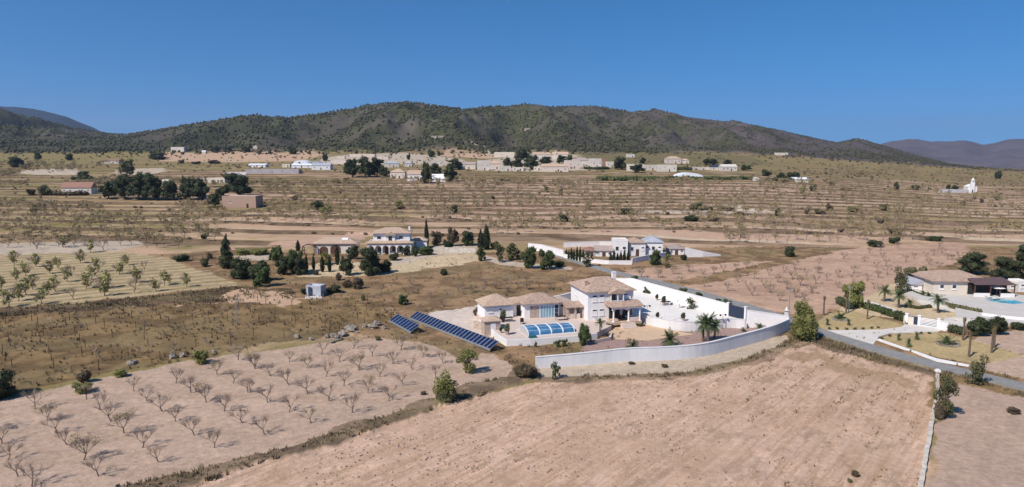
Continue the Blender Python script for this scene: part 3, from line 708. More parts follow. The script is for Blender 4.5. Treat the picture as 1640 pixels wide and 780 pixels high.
wall_line('estate_wall', [tuple(GP(1262, 528.5, 0)[:2]), bw2[:2]], 2.9, .28, M['white'], 'white wall between the dark sliding gate and the estate corner', z0=.3, cap=M['white'], hs=[2.1, 2.9])
wall_line('estate_wall', [bw1[:2], bw0[:2], GP(985, 461, ZY)[:2]], 2.1, .28, M['white'], 'long bright white back wall climbing from the gate behind the two-storey villa', z0=ZY, cap=M['white'])
LW = [GP(935, 478, 1)[:2], GP(900, 488, 1)[:2], GP(874, 493, 1)[:2], GP(862, 492, 1)[:2], GP(822, 499, 1)[:2]]
wall_line('estate_wall', LW, 1.9, .25, M['white'], 'white rear wall behind the glazed pool house', z0=1, cap=M['white'])
RW = curve(gp([(1027, 505.5), (1048, 511.5), (1080, 516.5), (1113, 518), (1150, 514), (1172, 513.2), (1193, 515)], ZY), 4)
RWo = [(p[0], p[1]-.17) for p in RW]
wall_line('retaining_wall', RWo, ZY+.35, .25, M['greywall'], 'grey curving retaining wall between the white yard and the red gravel bed', z0=0, cap=M['greywall'])
PR = gp([(768, 512), (797, 536.3), (812, 545), (850, 543.5), (929.5, 538), (956, 534)], ZP)
wall_line('terrace_parapet', [(p[0], p[1]-.14) for p in PR], ZP+.12, .2, M['white'], 'low cream parapet holding up the pool terrace', z0=0)
wall_line('low_wall', gp([(952, 549), (978, 543), (979, 535)], .3), .7, .2, M['pinkwall'], 'low pinkish wall at the edge of the ochre patio', z0=0)

# ------------------------------------------------------------------ buildings
def hip(w_, d, h, eave=.35, ridge=None, t=.14, gable=False, z=0):
    """hip roof over a w x d plan centred at 0; ridge along the longer side"""
    x, y = w_/2+eave, d/2+eave
    if ridge is None: ridge = max(w_, d)-min(w_, d) if not gable else max(w_, d)+2*eave
    if w_ >= d: r0, r1 = (-ridge/2, 0), (ridge/2, 0)
    else: r0, r1 = (0, -ridge/2), (0, ridge/2)
    V = [(-x, -y, z), (x, -y, z), (x, y, z), (-x, y, z), (-x, -y, z+t), (x, -y, z+t), (x, y, z+t), (-x, y, z+t), (*r0, z+t+h), (*r1, z+t+h)]
    if w_ >= d: top = [(4, 5, 9, 8), (5, 6, 9), (6, 7, 8, 9), (7, 4, 8)]
    else: top = [(4, 5, 8), (5, 6, 9, 8), (6, 7, 9), (7, 4, 8, 9)]
    return MB().add(V, [(3, 2, 1, 0), (0, 1, 5, 4), (1, 2, 6, 5), (2, 3, 7, 6), (3, 0, 4, 7)]+top)
def window(parent, x, y, z, w_, h, face='f', shutter=.6, mframe=None, pane='glass', shut='white'):
    """frame > pane, shutter; face f = the -y side, l = the -x side, r = the +x side"""
    rz = {'f': 0, 'l': -math.pi/2, 'r': math.pi/2}[face]
    fb = MB(); t = .07
    fb.box(-w_/2, -w_/2+t, -.06, 0.02, 0, h).box(w_/2-t, w_/2, -.06, .02, 0, h).box(-w_/2+t, w_/2-t, -.06, .02, h-t, h).box(-w_/2-.08, w_/2+.08, -.12, .02, -t, 0)
    f = fb.build('window', mframe or M['white'], parent); f.location = (x, y, z); f.rotation_euler.z = rz
    MB().box(-w_/2+t, w_/2-t, -.02, .01, .001, h-t).build('pane', M[pane], f)
    if shutter: MB().box(-w_/2+t+.002, w_/2-t-.002, -.05, -.022, .002, (h-t)*shutter).build('shutter', M[shut], f)
    return f
def door(parent, x, y, z, w_, h, m='brownwood', face='f'):
    rz = {'f': 0, 'l': -math.pi/2, 'r': math.pi/2}[face]
    o = MB().box(-w_/2, w_/2, -.04, .02, 0, h).build('door', M[m], parent); o.location = (x, y, z); o.rotation_euler.z = rz
    MB().box(w_*.3, w_*.36, -.08, -.042, h*.45, h*.5).build('handle', M['metal'], o); return o
def chimney(parent, x, y, z0, z1, s=.35, m='white'):
    b = MB().box(-s, s, -s, s, z0, z1).box(-s-.06, s+.06, -s-.06, s+.06, z1+.12, z1+.2)
    for a in (-1, 1):
        for c in (-1, 1): b.box(a*s-.06*(a > 0)*1, a*s+.06*(a < 0)*1, c*s-.06*(c > 0), c*s+.06*(c < 0), z1, z1+.12)
    o = b.build('chimney', M[m], parent); o.location = (x, y, 0); return o
ROT = R(15)
def bld(name, loc, rz, w_, d, h, roofh, label, cat='house', wm='white', rm='tile', flat=False, eave=.35, zb=-.4, group=None, gable=False, ridge=None):
    r = empty(name, loc, rz, label, cat, group)
    MB().box(-w_/2, w_/2, -d/2, d/2, zb, h).build('wall', M[wm], r)
    if flat:
        b = MB().box(-w_/2+.2, w_/2-.2, -d/2+.2, d/2-.2, h+.001, h+.05)
        ro = b.build('roof', M[rm], r)
        pb = MB().box(-w_/2-.02, w_/2+.02, -d/2-.02, -d/2+.18, h+.002, h+.35).box(-w_/2-.02, w_/2+.02, d/2-.18, d/2+.02, h+.002, h+.35).box(-w_/2-.02, -w_/2+.18, -d/2+.182, d/2-.182, h+.002, h+.35).box(w_/2-.18, w_/2+.02, -d/2+.182, d/2-.182, h+.002, h+.35)
        pb.build('parapet', M[wm], r)
    else:
        ro = hip(w_, d, roofh, eave, ridge, gable=gable, z=h+.002).build('roof', M[rm], r)
    return r
def corner(loc, rz, w_, d):
    """centre of a building from its near-left corner"""
    c, s = math.cos(rz), math.sin(rz)
    return Vector((loc[0]+c*w_/2-s*d/2, loc[1]+s*w_/2+c*d/2, loc[2]))

# main villa, two storeys
nl = GP(941, 513.5, ZP)
W0, D0, H0 = 8.6, 8.6, 5.0
o = corner(nl, ROT, W0, D0)
mv = bld('villa', (o.x, o.y, ZP), ROT, W0, D0, H0, 1.75, 'two-storey white villa with tan hipped roof, arched entrance porch and upstairs balcony', 'villa', 'white', 'tile', eave=.5, ridge=2.6)
chimney(mv, -3.6, -1.6, 4.8, 6.35, .3, 'tile_tan'); chimney(mv, 3.3, 2.2, 4.9, 7.0, .34)
for x in (-3.0, -1.7): window(mv, x, -4.3, 3.3, .95, 1.15, shutter=.75); window(mv, x, -4.3, .8, .95, 1.15, shutter=.75)
window(mv, 2.75, -4.3, 3.15, 1.1, 1.3, shutter=.85); window(mv, 3.9, -4.3, 3.5, .35, .6, shutter=0)
window(mv, -4.3, 1.6, 3.4, .8, 1.0, 'l', .9); window(mv, 4.3, 0, 3.4, 1, 1.1, 'r', .8)
# balcony bay with gable roof
b = MB().box(-.35, 1.95, -4.42, -4.303, 2.75, 4.75).build('balcony_recess', M['cream'], mv)
MB().box(-.1, .85, -4.46, -4.423, 2.85, 4.6).build('balcony_door', M['glass'], mv)
bp_ = MB().box(-.5, 2.1, -5.5, -4.425, 2.62, 2.8); bp_.build('balcony_floor', M['white'], mv)
for x in (-.42, .88, 1.92): MB().tube((x, -5.38, 2.8), (x, -5.38, 4.75), .1, .09, 10).build('balcony_column', M['white'], mv)
rb = MB().box(-.5, 2.1, -5.5, -5.42, 3.5, 3.58)
for k in range(16):
    x = -.42+k*.16; rb.tube((x, -5.46, 2.8), (x, -5.46, 3.5), .03, .03, 5)
rb.build('balcony_railing', M['white'], mv)
g_ = hip(2.9, 1.6, .75, .12, gable=True, z=4.752)
gb = MB().add([(-1.6, -1.0, 0), (1.6, -1.0, 0), (0, -1.0, .75), (-1.6, 1.3, 0), (1.6, 1.3, 0), (0, 1.3, .75), (-1.6, -1.0, -.14), (1.6, -1.0, -.14), (-1.6, 1.3, -.14), (1.6, 1.3, -.14)],
              [(0, 2, 5, 3), (1, 4, 5, 2), (6, 7, 1, 2, 0), (9, 8, 3, 5, 4), (6, 8, 9, 7), (6, 0, 3, 8), (7, 9, 4, 1)])
gbo = gb.build('porch_gable_roof', M['tile_tan'], mv); gbo.location = (.78, -4.6, 4.9)
# entrance portico
pr = MB().box(-.9, 4.6, -7.3, -4.305, -.35, .12).build('porch_floor', M['tile_tan'], mv)
for k in range(4): MB().box(.6+.0*k, 3.2, -7.3-.32*(k+1), -7.3-.32*k-.002, -.8, .12-.17*(k+1)+.0).build('step', M['pinkwall'], mv)
for x in (-.6, 1.0, 2.2, 4.3):
    if x == 1.0: continue
    MB().tube((x, -7.05, .12), (x, -7.05, 2.2), .16, .14, 12).box(x-.22, x+.22, -7.27, -6.83, .121, .25).box(x-.2, x+.2, -7.25, -6.85, 2.1, 2.2).build('porch_column', M['white'], mv)
# beam with arches between columns
def archbeam(x0, x1, y, z0, z1, t=.28, n=3):
    b = MB(); bw = (x1-x0)/n; N = 12
    for k in range(n):
        a = x0+k*bw; cx = a+bw/2; rr = bw/2-.18
        prev = None
        for i in range(N+1):
            th = math.pi*i/N; px_ = cx-rr*math.cos(th); pz = z0+(z1-z0-.35)*math.sin(th)
            if prev: b.add([(prev[0], y, prev[1]), (px_, y, pz), (px_, y, z1), (prev[0], y, z1), (prev[0], y+t, prev[1]), (px_, y+t, pz), (px_, y+t, z1), (prev[0], y+t, z1)],
                           [(0, 1, 2, 3), (7, 6, 5, 4), (0, 4, 5, 1), (3, 2, 6, 7)])
            prev = (px_, pz)
        b.box(a, cx-rr, y, y+t, z0, z1); b.box(cx+rr, a+bw, y, y+t, z0, z1)
    return b
archbeam(-.9, 4.6, -7.2, 2.2, 2.75, n=2).build('arched_beam', M['white'], mv)
b = MB().add([(-1.2, -7.55, 2.752), (4.9, -7.55, 2.752), (4.9, -4.31, 2.752), (-1.2, -4.31, 2.752), (-1.2, -7.55, 2.85), (4.9, -7.55, 2.85), (4.9, -5.5, 3.35), (-1.2, -5.5, 3.35), (4.9, -4.31, 3.35), (-1.2, -4.31, 3.35)],
             [(3, 2, 1, 0), (0, 1, 5, 4), (4, 5, 6, 7), (7, 6, 8, 9), (1, 2, 8, 6, 5), (0, 4, 7, 9, 3), (2, 3, 9, 8)])
b.build('porch_roof', M['tile'], mv)
MB().box(-.3, 1.7, -4.4, -4.303, .12, 2.3).build('entrance_door', M['dark'], mv)
MB().box(2.3, 4.1, -4.4, -4.303, .5, 2.2).build('porch_window', M['glass'], mv)
MB().box(2.35, 4.2, -7.14, -6.98, .13, .8).build('porch_balustrade', M['pinkwall'], mv)
# left outbuilding
oA = bld('outbuilding', GP(793, 505, ZP), ROT+R(3), 5.2, 5.0, 2.35, 1.5, 'square white outbuilding with a pyramid tan tiled roof left of the pool', 'outbuilding', 'white', 'tile_tan', eave=.45, ridge=.6)
window(oA, .3, -2.5, 1.4, .5, .45, shutter=0); window(oA, -1.6, -2.5, 1.2, .8, .9, shutter=.9)
oA.location.z = ZP
MB().box(-2.2, 2.3, -2.62, -2.502, 1.9, 2.05).build('awning_rail', M['whitemetal'], oA)
# link building with dark door and pool house
oL = bld('link_building', GP(826, 502, ZP), ROT, 3.6, 3.6, 2.3, .7, 'low white linking building with a dark doorway beside the pool house', 'outbuilding', 'white', 'tile_tan', eave=.25)
door(oL, 0.1, -1.8, 0, .9, 1.95, 'dark')
oB = bld('pool_house', GP(861, 503.5, ZP), ROT, 6.4, 5.0, 2.55, 1.35, 'white pool house with broad brown hipped roof and tall blue glazed doors', 'pool house', 'white', 'tile', eave=.5, ridge=1.8)
gl = MB().box(-.3, 2.35, -2.56, -2.502, .02, 2.2).build('glazed_doors', M['blueglass'], oB)
fr = MB()
for k in range(6): fr.box(-.32+k*.53, -.26+k*.53, -2.62, -2.561, .02, 2.25)
fr.box(-.2, 2.3, -2.62, -2.561, 2.12, 2.2); fr.build('door_frame', M['whitemetal'], gl)
pn = MB()
for k in range(3): pn.box(2.45, 3.05, -2.56, -2.502, .12+.72*k, .72+.72*k)
pn.build('dark_panel_window', M['gate'], oB)
MB().box(-2.2, -.5, -2.54, -2.502, 0, 2.2).build('stone_cladding', M['stone'], oB)
wl = MB().tube((-1.9, -2.7, 1.9), (-1.9, -2.54, 1.9), .12, .12, 8).build('wall_lamp', M['black'], oB)
oC = bld('annex', GP(896.5, 499, ZP), ROT, 2.7, 3.4, 2.2, .6, 'small white annex with grey tiled roof between pool house and villa', 'outbuilding', 'white', 'tile_grey', eave=.3)
window(oC, 0, -1.7, .9, 1.1, .9, shutter=.5); 
# stone hut
oH = bld('tool_hut', GP(786, 531.5, .35), ROT+R(2), 2.7, 2.4, 2.05, .6, 'small stone hut with a white door at the terrace corner', 'hut', 'stone', 'tile_tan', eave=.22, gable=False, zb=-.7)
door(oH, .1, -1.2, 0, .85, 1.8, 'white')
tag(MB().box(-2.4, 0, -.15, .15, -.3, 1.1).build('stone_fence', M['stone'], None, loc=GP(776, 527, .2), rz=R(-38)), 'short rough stone wall left of the small stone hut', 'wall')
# barbecue arbour of stone
ar = empty('stone_arbour', GP(918, 508, ZP), ROT, 'pink stone arbour with tiled lean-to roof beside the villa', 'arbour')
MB().box(-1.5, 1.6, .9, 1.15, 0, 2.2).build('back_wall', M['stone'], ar)
for x in (-1.4, 0, 1.5): MB().box(x-.16, x+.16, -1.2, -.88, 0, 2.0).build('pillar', M['stone'], ar)
MB().add([(-1.8, -1.4, 2.0), (1.9, -1.4, 2.0), (1.9, 1.3, 2.5), (-1.8, 1.3, 2.5), (-1.8, -1.4, 2.14), (1.9, -1.4, 2.14), (1.9, 1.3, 2.64), (-1.8, 1.3, 2.64)],
         [(3, 2, 1, 0), (4, 5, 6, 7), (0, 1, 5, 4), (1, 2, 6, 5), (2, 3, 7, 6), (3, 0, 4, 7)]).build('roof', M['tile'], ar)
MB().box(-.9, .9, -1.15, -.92, .001, .85).build('counter', M['pinkwall'], ar)
# telescopic pool cover
pc0 = GP(846, 538.8, ZP); pc1 = GP(921, 532.2, ZP)
dv = (pc1-pc0); Lc = dv.length; ra = math.atan2(dv.y, dv.x)
pcv = empty('pool_cover', pc0, ra, 'telescopic arched pool cover with white ribs and blue glazing over the pool', 'pool cover')
DP = 4.3
def arch(x, dy, hh, n=10): return [(x, DP/2-(DP/2-dy)*math.cos(math.pi*i/n), .05+hh*math.sin(math.pi*i/n)**.75) for i in range(n+1)]
seg = 4; sw = Lc/seg
for k in range(seg):
    x0 = k*sw+.06; x1 = (k+1)*sw-.06; off = .05*k; hh = 1.08-.04*k
    A = arch(x0, off, hh); B = arch(x1, off, hh); n = len(A)
    gm = MB().add(A+B, [(i, i+1, n+i+1, n+i) for i in range(n-1)]).build('glazing_section', None or mat('pool_glazing', (.035, .13, .27), c2=(.08, .22, .38), rough=.18, spec=.5, scale=.8), pcv)
    rb = MB()
    for xx in (x0, x1):
        A = arch(xx, off-.03, hh+.03, 14)
        for a, c in zip(A[:-1], A[1:]): rb.tube(a, c, .06, .06, 5)
    for i in (2, 4, 6, 8):
        a = arch(x0, off, hh+.02)[i]; c = arch(x1, off, hh+.02)[i]; rb.tube(a, c, .03, .03, 4)
    rb.build('rib', M['whitemetal'], gm)
A = arch(.02, 0, 1.08); gme = MB().add(A+[(.02, DP/2, .02)], [(i, i+1, len(A)) for i in range(len(A)-1)]).build('end_gable', mat('end_glazing', (.42, .44, .46), rough=.25, var=.1), pcv)
MB().box(-.5, Lc+.3, -.25, -.12, 0, .12).box(-.5, Lc+.3, DP+.12, DP+.25, 0, .12).build('guide_rail', M['whitemetal'], pcv)
slab('pool_water', [tuple((pc0+Vector((math.cos(ra)*a-math.sin(ra)*c, math.sin(ra)*a+math.cos(ra)*c, 0)))[:2]) for a, c in ((.3, .4), (Lc-.3, .4), (Lc-.3, DP-.4), (.3, DP-.4))], ZP-.05, ZP+.01, mat('pool_water', (.03, .16, .26), rough=.05, spec=.5, var=.1))
tag(MB().box(-.6, .6, -.3, .3, 0, .32).box(-.55, .55, -.25, .25, .32, .38).build('storage_box', mat('teal_plastic', (.03, .14, .16)), None, loc=GP(853, 541, ZP), rz=ra), 'low teal storage box at the front edge of the pool cover', 'box')
# sliding gate
g0, g1 = bw1, bw2; gd = g1-g0; ga = math.atan2(gd.y, gd.x); gt = empty('sliding_gate', (g0.x, g0.y, ZY), ga, 'dark blue-grey sliding metal gate in the white back wall', 'gate')
L = gd.length; gbm = MB().box(.35, L-.1, -.05, .05, .08, 2.1)
gbm.build('gate_leaf', M['gate'], gt)
sl_ = MB()
for k in range(int(L/.35)): sl_.box(.4+k*.35, .46+k*.35, -.08, -.052, .1, 2.08)
sl_.build('gate_bar', M['gate'], gt); 
for x in (.15, L+.1): MB().box(x-.18, x+.18, -.2, .2, -.3, 2.35).box(x-.24, x+.24, -.26, .26, 2.351, 2.45).build('gatepost', M['white'], gt)

# solar rows
def solar(px0, py0, px1, py1, n, label):
    a = G(px0, py0); b = G(px1, py1); d = b-a; d.z = 0; L = d.length; rz = math.atan2(d.y, d.x)
    r = empty('solar_array', (a.x, a.y, a.z), rz, label, 'solar panels'); pw = L/n; ti = R(28); SL = 1.95
    c, s = math.cos(ti), math.sin(ti); z0 = .45
    for k in range(n):
        def P(x, u, o=0): return (x, u*c-o*s, z0+u*s+o*c)
        x0, x1 = k*pw+.03, (k+1)*pw-.03
        fb = MB().add([P(x0, 0), P(x1, 0), P(x1, SL), P(x0, SL), P(x0, 0, .05), P(x1, 0, .05), P(x1, SL, .05), P(x0, SL, .05)], [(3, 2, 1, 0), (4, 5, 6, 7), (0, 1, 5, 4), (1, 2, 6, 5), (2, 3, 7, 6), (3, 0, 4, 7)])
        f = fb.build('panel', M['metal'], r)
        MB().add([P(x0+.09, .06, .056), P(x1-.09, .06, .056), P(x1-.09, SL-.06, .056), P(x0+.09, SL-.06, .056)], [(0, 1, 2, 3)]).build('cells', M['cell'], f)
    rl = MB()
    for u in (.3, 1.5): rl.tube((0, u*c, z0+u*s-.06), (L, u*c, z0+u*s-.06), .04, .04, 5)
    rl.box(0, L, -.02, .02, .15, z0)
    rl.build('mounting_rail', M['metal'], r)
    for k in range(int(L/3)+1):
        x = min(L-.1, .1+k*3); MB().tube((x, .3*c, -.3), (x, .3*c, z0+.3*s), .035, .035, 6).tube((x, 1.5*c, -.3), (x, 1.5*c, z0+1.5*s), .035, .035, 6).build('leg', M['metal'], r)
    return r
solar(655.5, 512.5, 785, 564, 25, 'long slanting row of dark blue solar panels left of the pool')
solar(623.5, 517, 658, 536, 8, 'short row of eight dark blue solar panels at the far end')

# arcaded cream villa on the left
c2 = G(623, 407)
v2 = bld('villa', (c2.x, c2.y+4, c2.z), R(4), 13.0, 8.0, 3.1, .01, 'cream two-storey villa with arcaded ground floor and tan roofs', 'villa', 'cream', 'concrete', flat=True)
up = MB().box(-4.9, 5.8, -2.8, 3.8, 3.5, 6.0).build('upper_floor', M['white'], v2)
hip(10.7, 6.8, 1.35, .5, z=6.02).build('upper_roof', M['tile_tan'], v2).location = (.45, .4, 0)
hip(13.4, 2.6, .55, .3, z=3.102).build('lower_roof', M['tile_tan'], v2).location = (0, -4.2, .25)
archbeam(-6.4, 6.4, -5.45, 1.9, 3.1, n=6).build('arcade', M['white'], v2)
for k in range(7):
    x = -6.25+k*2.08; MB().tube((x, -5.3, -.3), (x, -5.3, 1.95), .17, .15, 8).build('arcade_column', M['white'], v2)
for k in range(5): 
    x = -5.1+k*2.1; (door if k == 2 else (lambda *a: window(a[0], a[1], a[2], a[3]+.7, a[4], a[5]-.7, shutter=0)))(v2, x, -4.0, .02, 1.2, 2.2)
for x in (-3.2, 3.2): window(v2, x, -2.8, 4.0, 1.3, 1.2, shutter=.3)
MB().box(-1.2, 1.6, -4.2, -2.803, 3.6, 5.7).build('balcony_bay', M['white'], v2)
MB().box(-.3, .7, -4.25, -4.202, 3.7, 5.3).build('balcony_door', M['glass'], v2)
gb = MB().add([(-1.7, -.9, 0), (1.7, -.9, 0), (0, -.9, .8), (-1.7, 1.6, 0), (1.7, 1.6, 0), (0, 1.6, .8)], [(0, 2, 5, 3), (1, 4, 5, 2), (0, 1, 2), (4, 3, 5), (0, 3, 4, 1)]).build('balcony_gable', M['tile_tan'], v2)
gb.location = (.2, -3.9, 5.72)
MB().box(3.5, 4.0, -5.0, -4.6, 6.1, 7.6).build('chimney', M['white'], v2).location = (1.6, 6.5, 0)
MB().box(-5.2, 5.8, -3.9, -3.82, 3.6, 4.35).build('terrace_railing', M['white'], v2)
cg = G(533, 407)
v3 = bld('garage_wing', (cg.x+.4, cg.y+3.5, cg.z), R(2), 12.5, 6.0, 3.0, 1.5, 'long low cream garage wing with two wide dark arched doors', 'garage', 'cream', 'tile_tan', eave=.5)
def archdoor(parent, x, y, w_, h):
    n = 12; pts = [(-w_/2, 0), (w_/2, 0)]+[(w_/2*math.cos(math.pi*i/n), h*.62+h*.38*math.sin(math.pi*i/n)) for i in range(n+1)]
    V = [(p[0], -.06, p[1]) for p in pts]+[(p[0], .01, p[1]) for p in pts]; k = len(pts)
    o = MB().add(V, [tuple(range(k)), tuple(range(k, 2*k))[::-1]]+[(i, (i+1) % k, k+(i+1) % k, k+i) for i in range(k)]).build('garage_door', M['brownwood'], parent)
    o.location = (x, y, .1); return o
archdoor(v3, -3.2, -3.0, 2.4, 2.1); archdoor(v3, .2, -3.0, 3.0, 2.5); window(v3, 4.3, -3, 1, .9, 1.1, shutter=.3)
vt = MB().box(-.9, .9, -.5, .5, 0, .12).build('roof_solar_heater', M['roofwhite'], v3); vt.location = (2.7, -1.2, 4.15); vt.rotation_euler.x = R(25)
pg = empty('garden_pergola', G(494, 409), R(2), 'dark arched timber pergola left of the garage wing', 'pergola')
for x in (-1.7, 1.7):
    for y in (0, 2): MB().box(x-.12, x+.12, y-.12, y+.12, -.2, 2.3).build('post', M['brownwood'], pg)
pb = MB()
for i in range(10):
    a, c = math.pi*i/10, math.pi*(i+1)/10
    for y in (0, 2): pb.tube((-1.8*math.cos(a), y, 2.3+.8*math.sin(a)), (-1.8*math.cos(c), y, 2.3+.8*math.sin(c)), .1, .1, 5)
    pb.tube((-1.8*math.cos(a), 0, 2.3+.8*math.sin(a)), (-1.8*math.cos(a), 2, 2.3+.8*math.sin(a)), .07, .07, 4)
pb.build('arched_top', M['brownwood'], pg)
c4 = G(670, 399); v4 = bld('outbuilding', (c4.x, c4.y+2, c4.z), R(3), 5, 4, 2.6, .9, 'small white outbuilding with tan roof right of the arcaded villa', 'outbuilding', 'white', 'tile_tan'); window(v4, -1, -2, 1, .8, .9)
hl = wall_line('terrace_wall', [G(694, 404)[:2], G(712, 404)[:2], G(740, 405)[:2], G(762, 406)[:2]], 1.5, .4, M['whitestone'], 'pale stone terrace wall right of the arcaded cream villa')
# white courtyard villa
def simple(px0, px1, yt, yb, roof, label, cat='house', wm='white', rm='tile_tan', d=None, nwin=2, dr=True, rz=None, group=None, name='house', hf=.62, door_m='brownwood', wm2=None):
    a = G((px0+px1)/2, yb); k = a.y/F; w_ = (px1-px0)*k; H = (yb-yt)*k
    if d is None: d = min(max(w_*.6, 4), 9)
    rz = random.uniform(-.12, .12) if rz is None else rz
    if roof == 'flat':
        h = max(H-.9, 1.8); r = bld(name, (a.x, a.y+d/2, a.z), rz, w_, d, h, 0, label, cat, wm, rm, flat=True, group=group, zb=-2)
    else:
        h = max(H*hf, 1.6); r = bld(name, (a.x, a.y+d/2, a.z), rz, w_*.93, d, h, max(H*(1-hf)*.85, .5), label, cat, wm, rm, eave=.3, group=group, gable=(roof == 'gable'), zb=-2); w_ *= .93
    wh = min(1.1, h*.4)
    n = nwin+(1 if dr else 0)
    for i in range(n):
        x = -w_/2+w_*(i+.5)/n
        if dr and i == n//2: door(r, x, -d/2, 0, min(1.0, w_/n*.6), min(2.0, h*.8), door_m)
        else: window(r, x, -d/2, h*.42, min(1.0, w_/n*.55), wh, shutter=random.choice([0, .3, .6]))
    return r
simple(983, 1006, 381, 411, 'flat', 'tall white cubic block at the left of the courtyard villa', 'house', d=6, nwin=2, dr=False, rm='concrete', name='villa_block')
simple(1006, 1034, 382, 410, 'hip', 'middle block of the courtyard villa with reddish tiled roof', 'house', rm='tile', d=7, nwin=2, name='villa_block', hf=.75)
simple(1032, 1064, 379, 409, 'hip', 'tall right block of the courtyard villa with a grey roof', 'house', rm='roofgrey', d=7, nwin=3, dr=False, name='villa_block', hf=.7)
simple(1071, 1098, 393, 408, 'hip', 'low white annex with grey tiled roof right of the courtyard villa', 'outbuilding', rm='tile_grey', d=6, nwin=2, name='annex')
simple(936, 953, 396, 411, 'hip', 'small white porch building with a red-brown roof left of the courtyard villa', 'outbuilding', rm='tile_red', d=4, nwin=1, name='porch_building')
simple(953, 984, 395, 411, 'gable', 'low building with dark grey roof beside the tall white block', 'outbuilding', rm='tile_grey', d=5, nwin=2, name='outbuilding', hf=.5)
wall_line('garden_wall', [G(846, 400)[:2], G(866, 402)[:2], G(903, 412)[:2]], 2.0, .25, M['white'], 'long white garden wall left of the courtyard villa', cap=M['white'])
wall_line('garden_wall', [G(903, 413)[:2], G(935, 420)[:2], G(975, 424)[:2], G(1012, 424)[:2]], 1.1, .25, M['white'], 'low white wall in front of the courtyard cypresses', cap=M['white'])
wall_line('garden_wall', [G(903, 396)[:2], G(960, 394)[:2], G(985, 394)[:2]], 1.5, .25, M['white'], 'white rear wall behind the left cypress row', cap=M['white'])
wall_line('garden_wall', [G(1012, 422)[:2], G(1035, 417)[:2], G(1060, 413)[:2], G(1075, 410)[:2]], 1.4, .25, M['white'], 'low white wall with dark openings in front of the courtyard villa', cap=M['white'])
wall_line('garden_wall', [G(1097, 412)[:2], G(1125, 411.5)[:2], G(1154, 410)[:2]], 2, .25, M['white'], 'tapering white wall at the right end of the courtyard villa', hs=[2.9, 1.7, .5])
# ranch house on the right
cr = G(1500, 470)
rh = bld('ranch_house', GP(1519, 463, .6), R(-4), 11.5, 9.5, 2.7, 1.5, 'single-storey ranch house with broad brown tiled hipped roof and dark covered terrace', 'house', 'cream', 'tile', eave=.6, ridge=4)
rh.location.z = .5
pf = MB().add([(1.0, -7.6, 2.5), (9.3, -7.6, 2.5), (9.3, -3.0, 3.3), (1.0, -4.76, 3.3), (1.0, -7.6, 2.62), (9.3, -7.6, 2.62), (8.6, -2.8, 3.42), (1.0, -4.76, 3.42)],
         [(3, 2, 1, 0), (4, 5, 6, 7), (0, 1, 5, 4), (1, 2, 6, 5), (2, 3, 7, 6), (3, 0, 4, 7)]).build('terrace_roof', M['tile_purple'], rh)
for x in (1.2, 4.3, 6.2, 9.0): MB().box(x-.09, x+.09, -7.4, -7.22, -.3, 2.5).build('terrace_post', M['brownwood'], rh)
MB().box(1.2, 9.0, -4.9, -4.77, 0, 2.4).build('terrace_glazing', M['dark'], rh)
MB().box(1.1, 4.2, -7.45, -7.2, -.4, .75).box(6.3, 9.1, -7.45, -7.2, -.4, .75).build('terrace_parapet', M['white'], rh)
for x in (-4, -1.5): window(rh, x, -4.75, .9, .9, 1.1, shutter=.3)
simple(1461, 1505, 447, 468, 'gable', 'white side building with a pale blue-grey sheet roof left of the ranch house', 'outbuilding', rm='roofgrey', d=7, nwin=2, name='side_building', rz=R(-6), hf=.6)
simple(1584, 1630, 449, 468, 'flat', 'flat-roofed cream annex with brown door right of the ranch house', 'outbuilding', wm='cream', rm='concrete', d=6, nwin=2, name='annex', rz=R(-4))
simple(1629, 1646, 445, 468, 'flat', 'narrow white chimney block at the right frame edge', 'outbuilding', wm='white', rm='concrete', d=3, nwin=1, name='chimney_block', rz=0, dr=False)
slab('ranch_terrace', gp([(1530, 508), (1565, 512), (1590, 515), (1660, 520), (1700, 480), (1600, 468), (1470, 462), (1448, 470), (1470, 478), (1530, 492)], .5), -.4, .5, mat('white_terrace', (.54, .50, .46), var=.06, scale=.6))
slab('swimming_pool', gp([(1577, 480), (1600, 478.5), (1622, 480), (1642, 485.5), (1622, 487), (1594, 484)], .5), .3, .52, mat('turquoise_water', (.10, .38, .46), rough=.05, spec=.5, var=.1))
slab('driveway', gp([(1304, 530), (1341, 529.5), (1413, 528.5), (1444, 524), (1450, 519), (1462, 518), (1512, 528), (1503, 531.5), (1427, 534), (1408, 539.5), (1403, 546), (1396, 556), (1370, 549)], 0), -.3, .09, M['concrete'])
slab('garden_path', gp([(1512, 510), (1545, 506), (1572, 505), (1600, 520), (1560, 522), (1512, 526)], 0), -.3, .07, M['concrete'])
slab('garden_path', gp([(1449, 468), (1456, 462), (1480, 480), (1540, 497), (1535, 501), (1475, 487)], 0), -.3, .07, M['concrete'])
slab('kerb', [tuple(p) for p in (lambda a: [x for x in a])(gp([(1404, 545), (1408, 544), (1500, 575.5), (1573, 590), (1573, 592), (1498, 578)], 0))], -.3, .16, M['white'])
gw = [(1366, 488), (1395, 494), (1420, 502), (1447, 512)]
wall_line('garden_wall', gp(gw, 0), 1.2, .25, M['white'], 'white garden wall with hedge panels left of the slatted gate', cap=M['white'])
wall_line('garden_wall', gp([(1503, 527), (1519, 531)], 0), 1.5, .3, M['white'], 'short white wall just right of the slatted gate', cap=M['white'])
wall_line('garden_wall', gp([(1447, 517.5), (1463, 520)], 0), 1.3, .3, M['cream'], 'short cream wall with a letterbox left of the slatted gate', cap=M['white'])
eg0 = GP(1472, 521.5, 0); eg1 = GP(1503, 526.5, 0); ed = eg1-eg0
eg = empty('entrance_gate', eg0, math.atan2(ed.y, ed.x), 'white slatted entrance gate between white pillars by the pale driveway', 'gate')
L = ed.length
gm = MB()
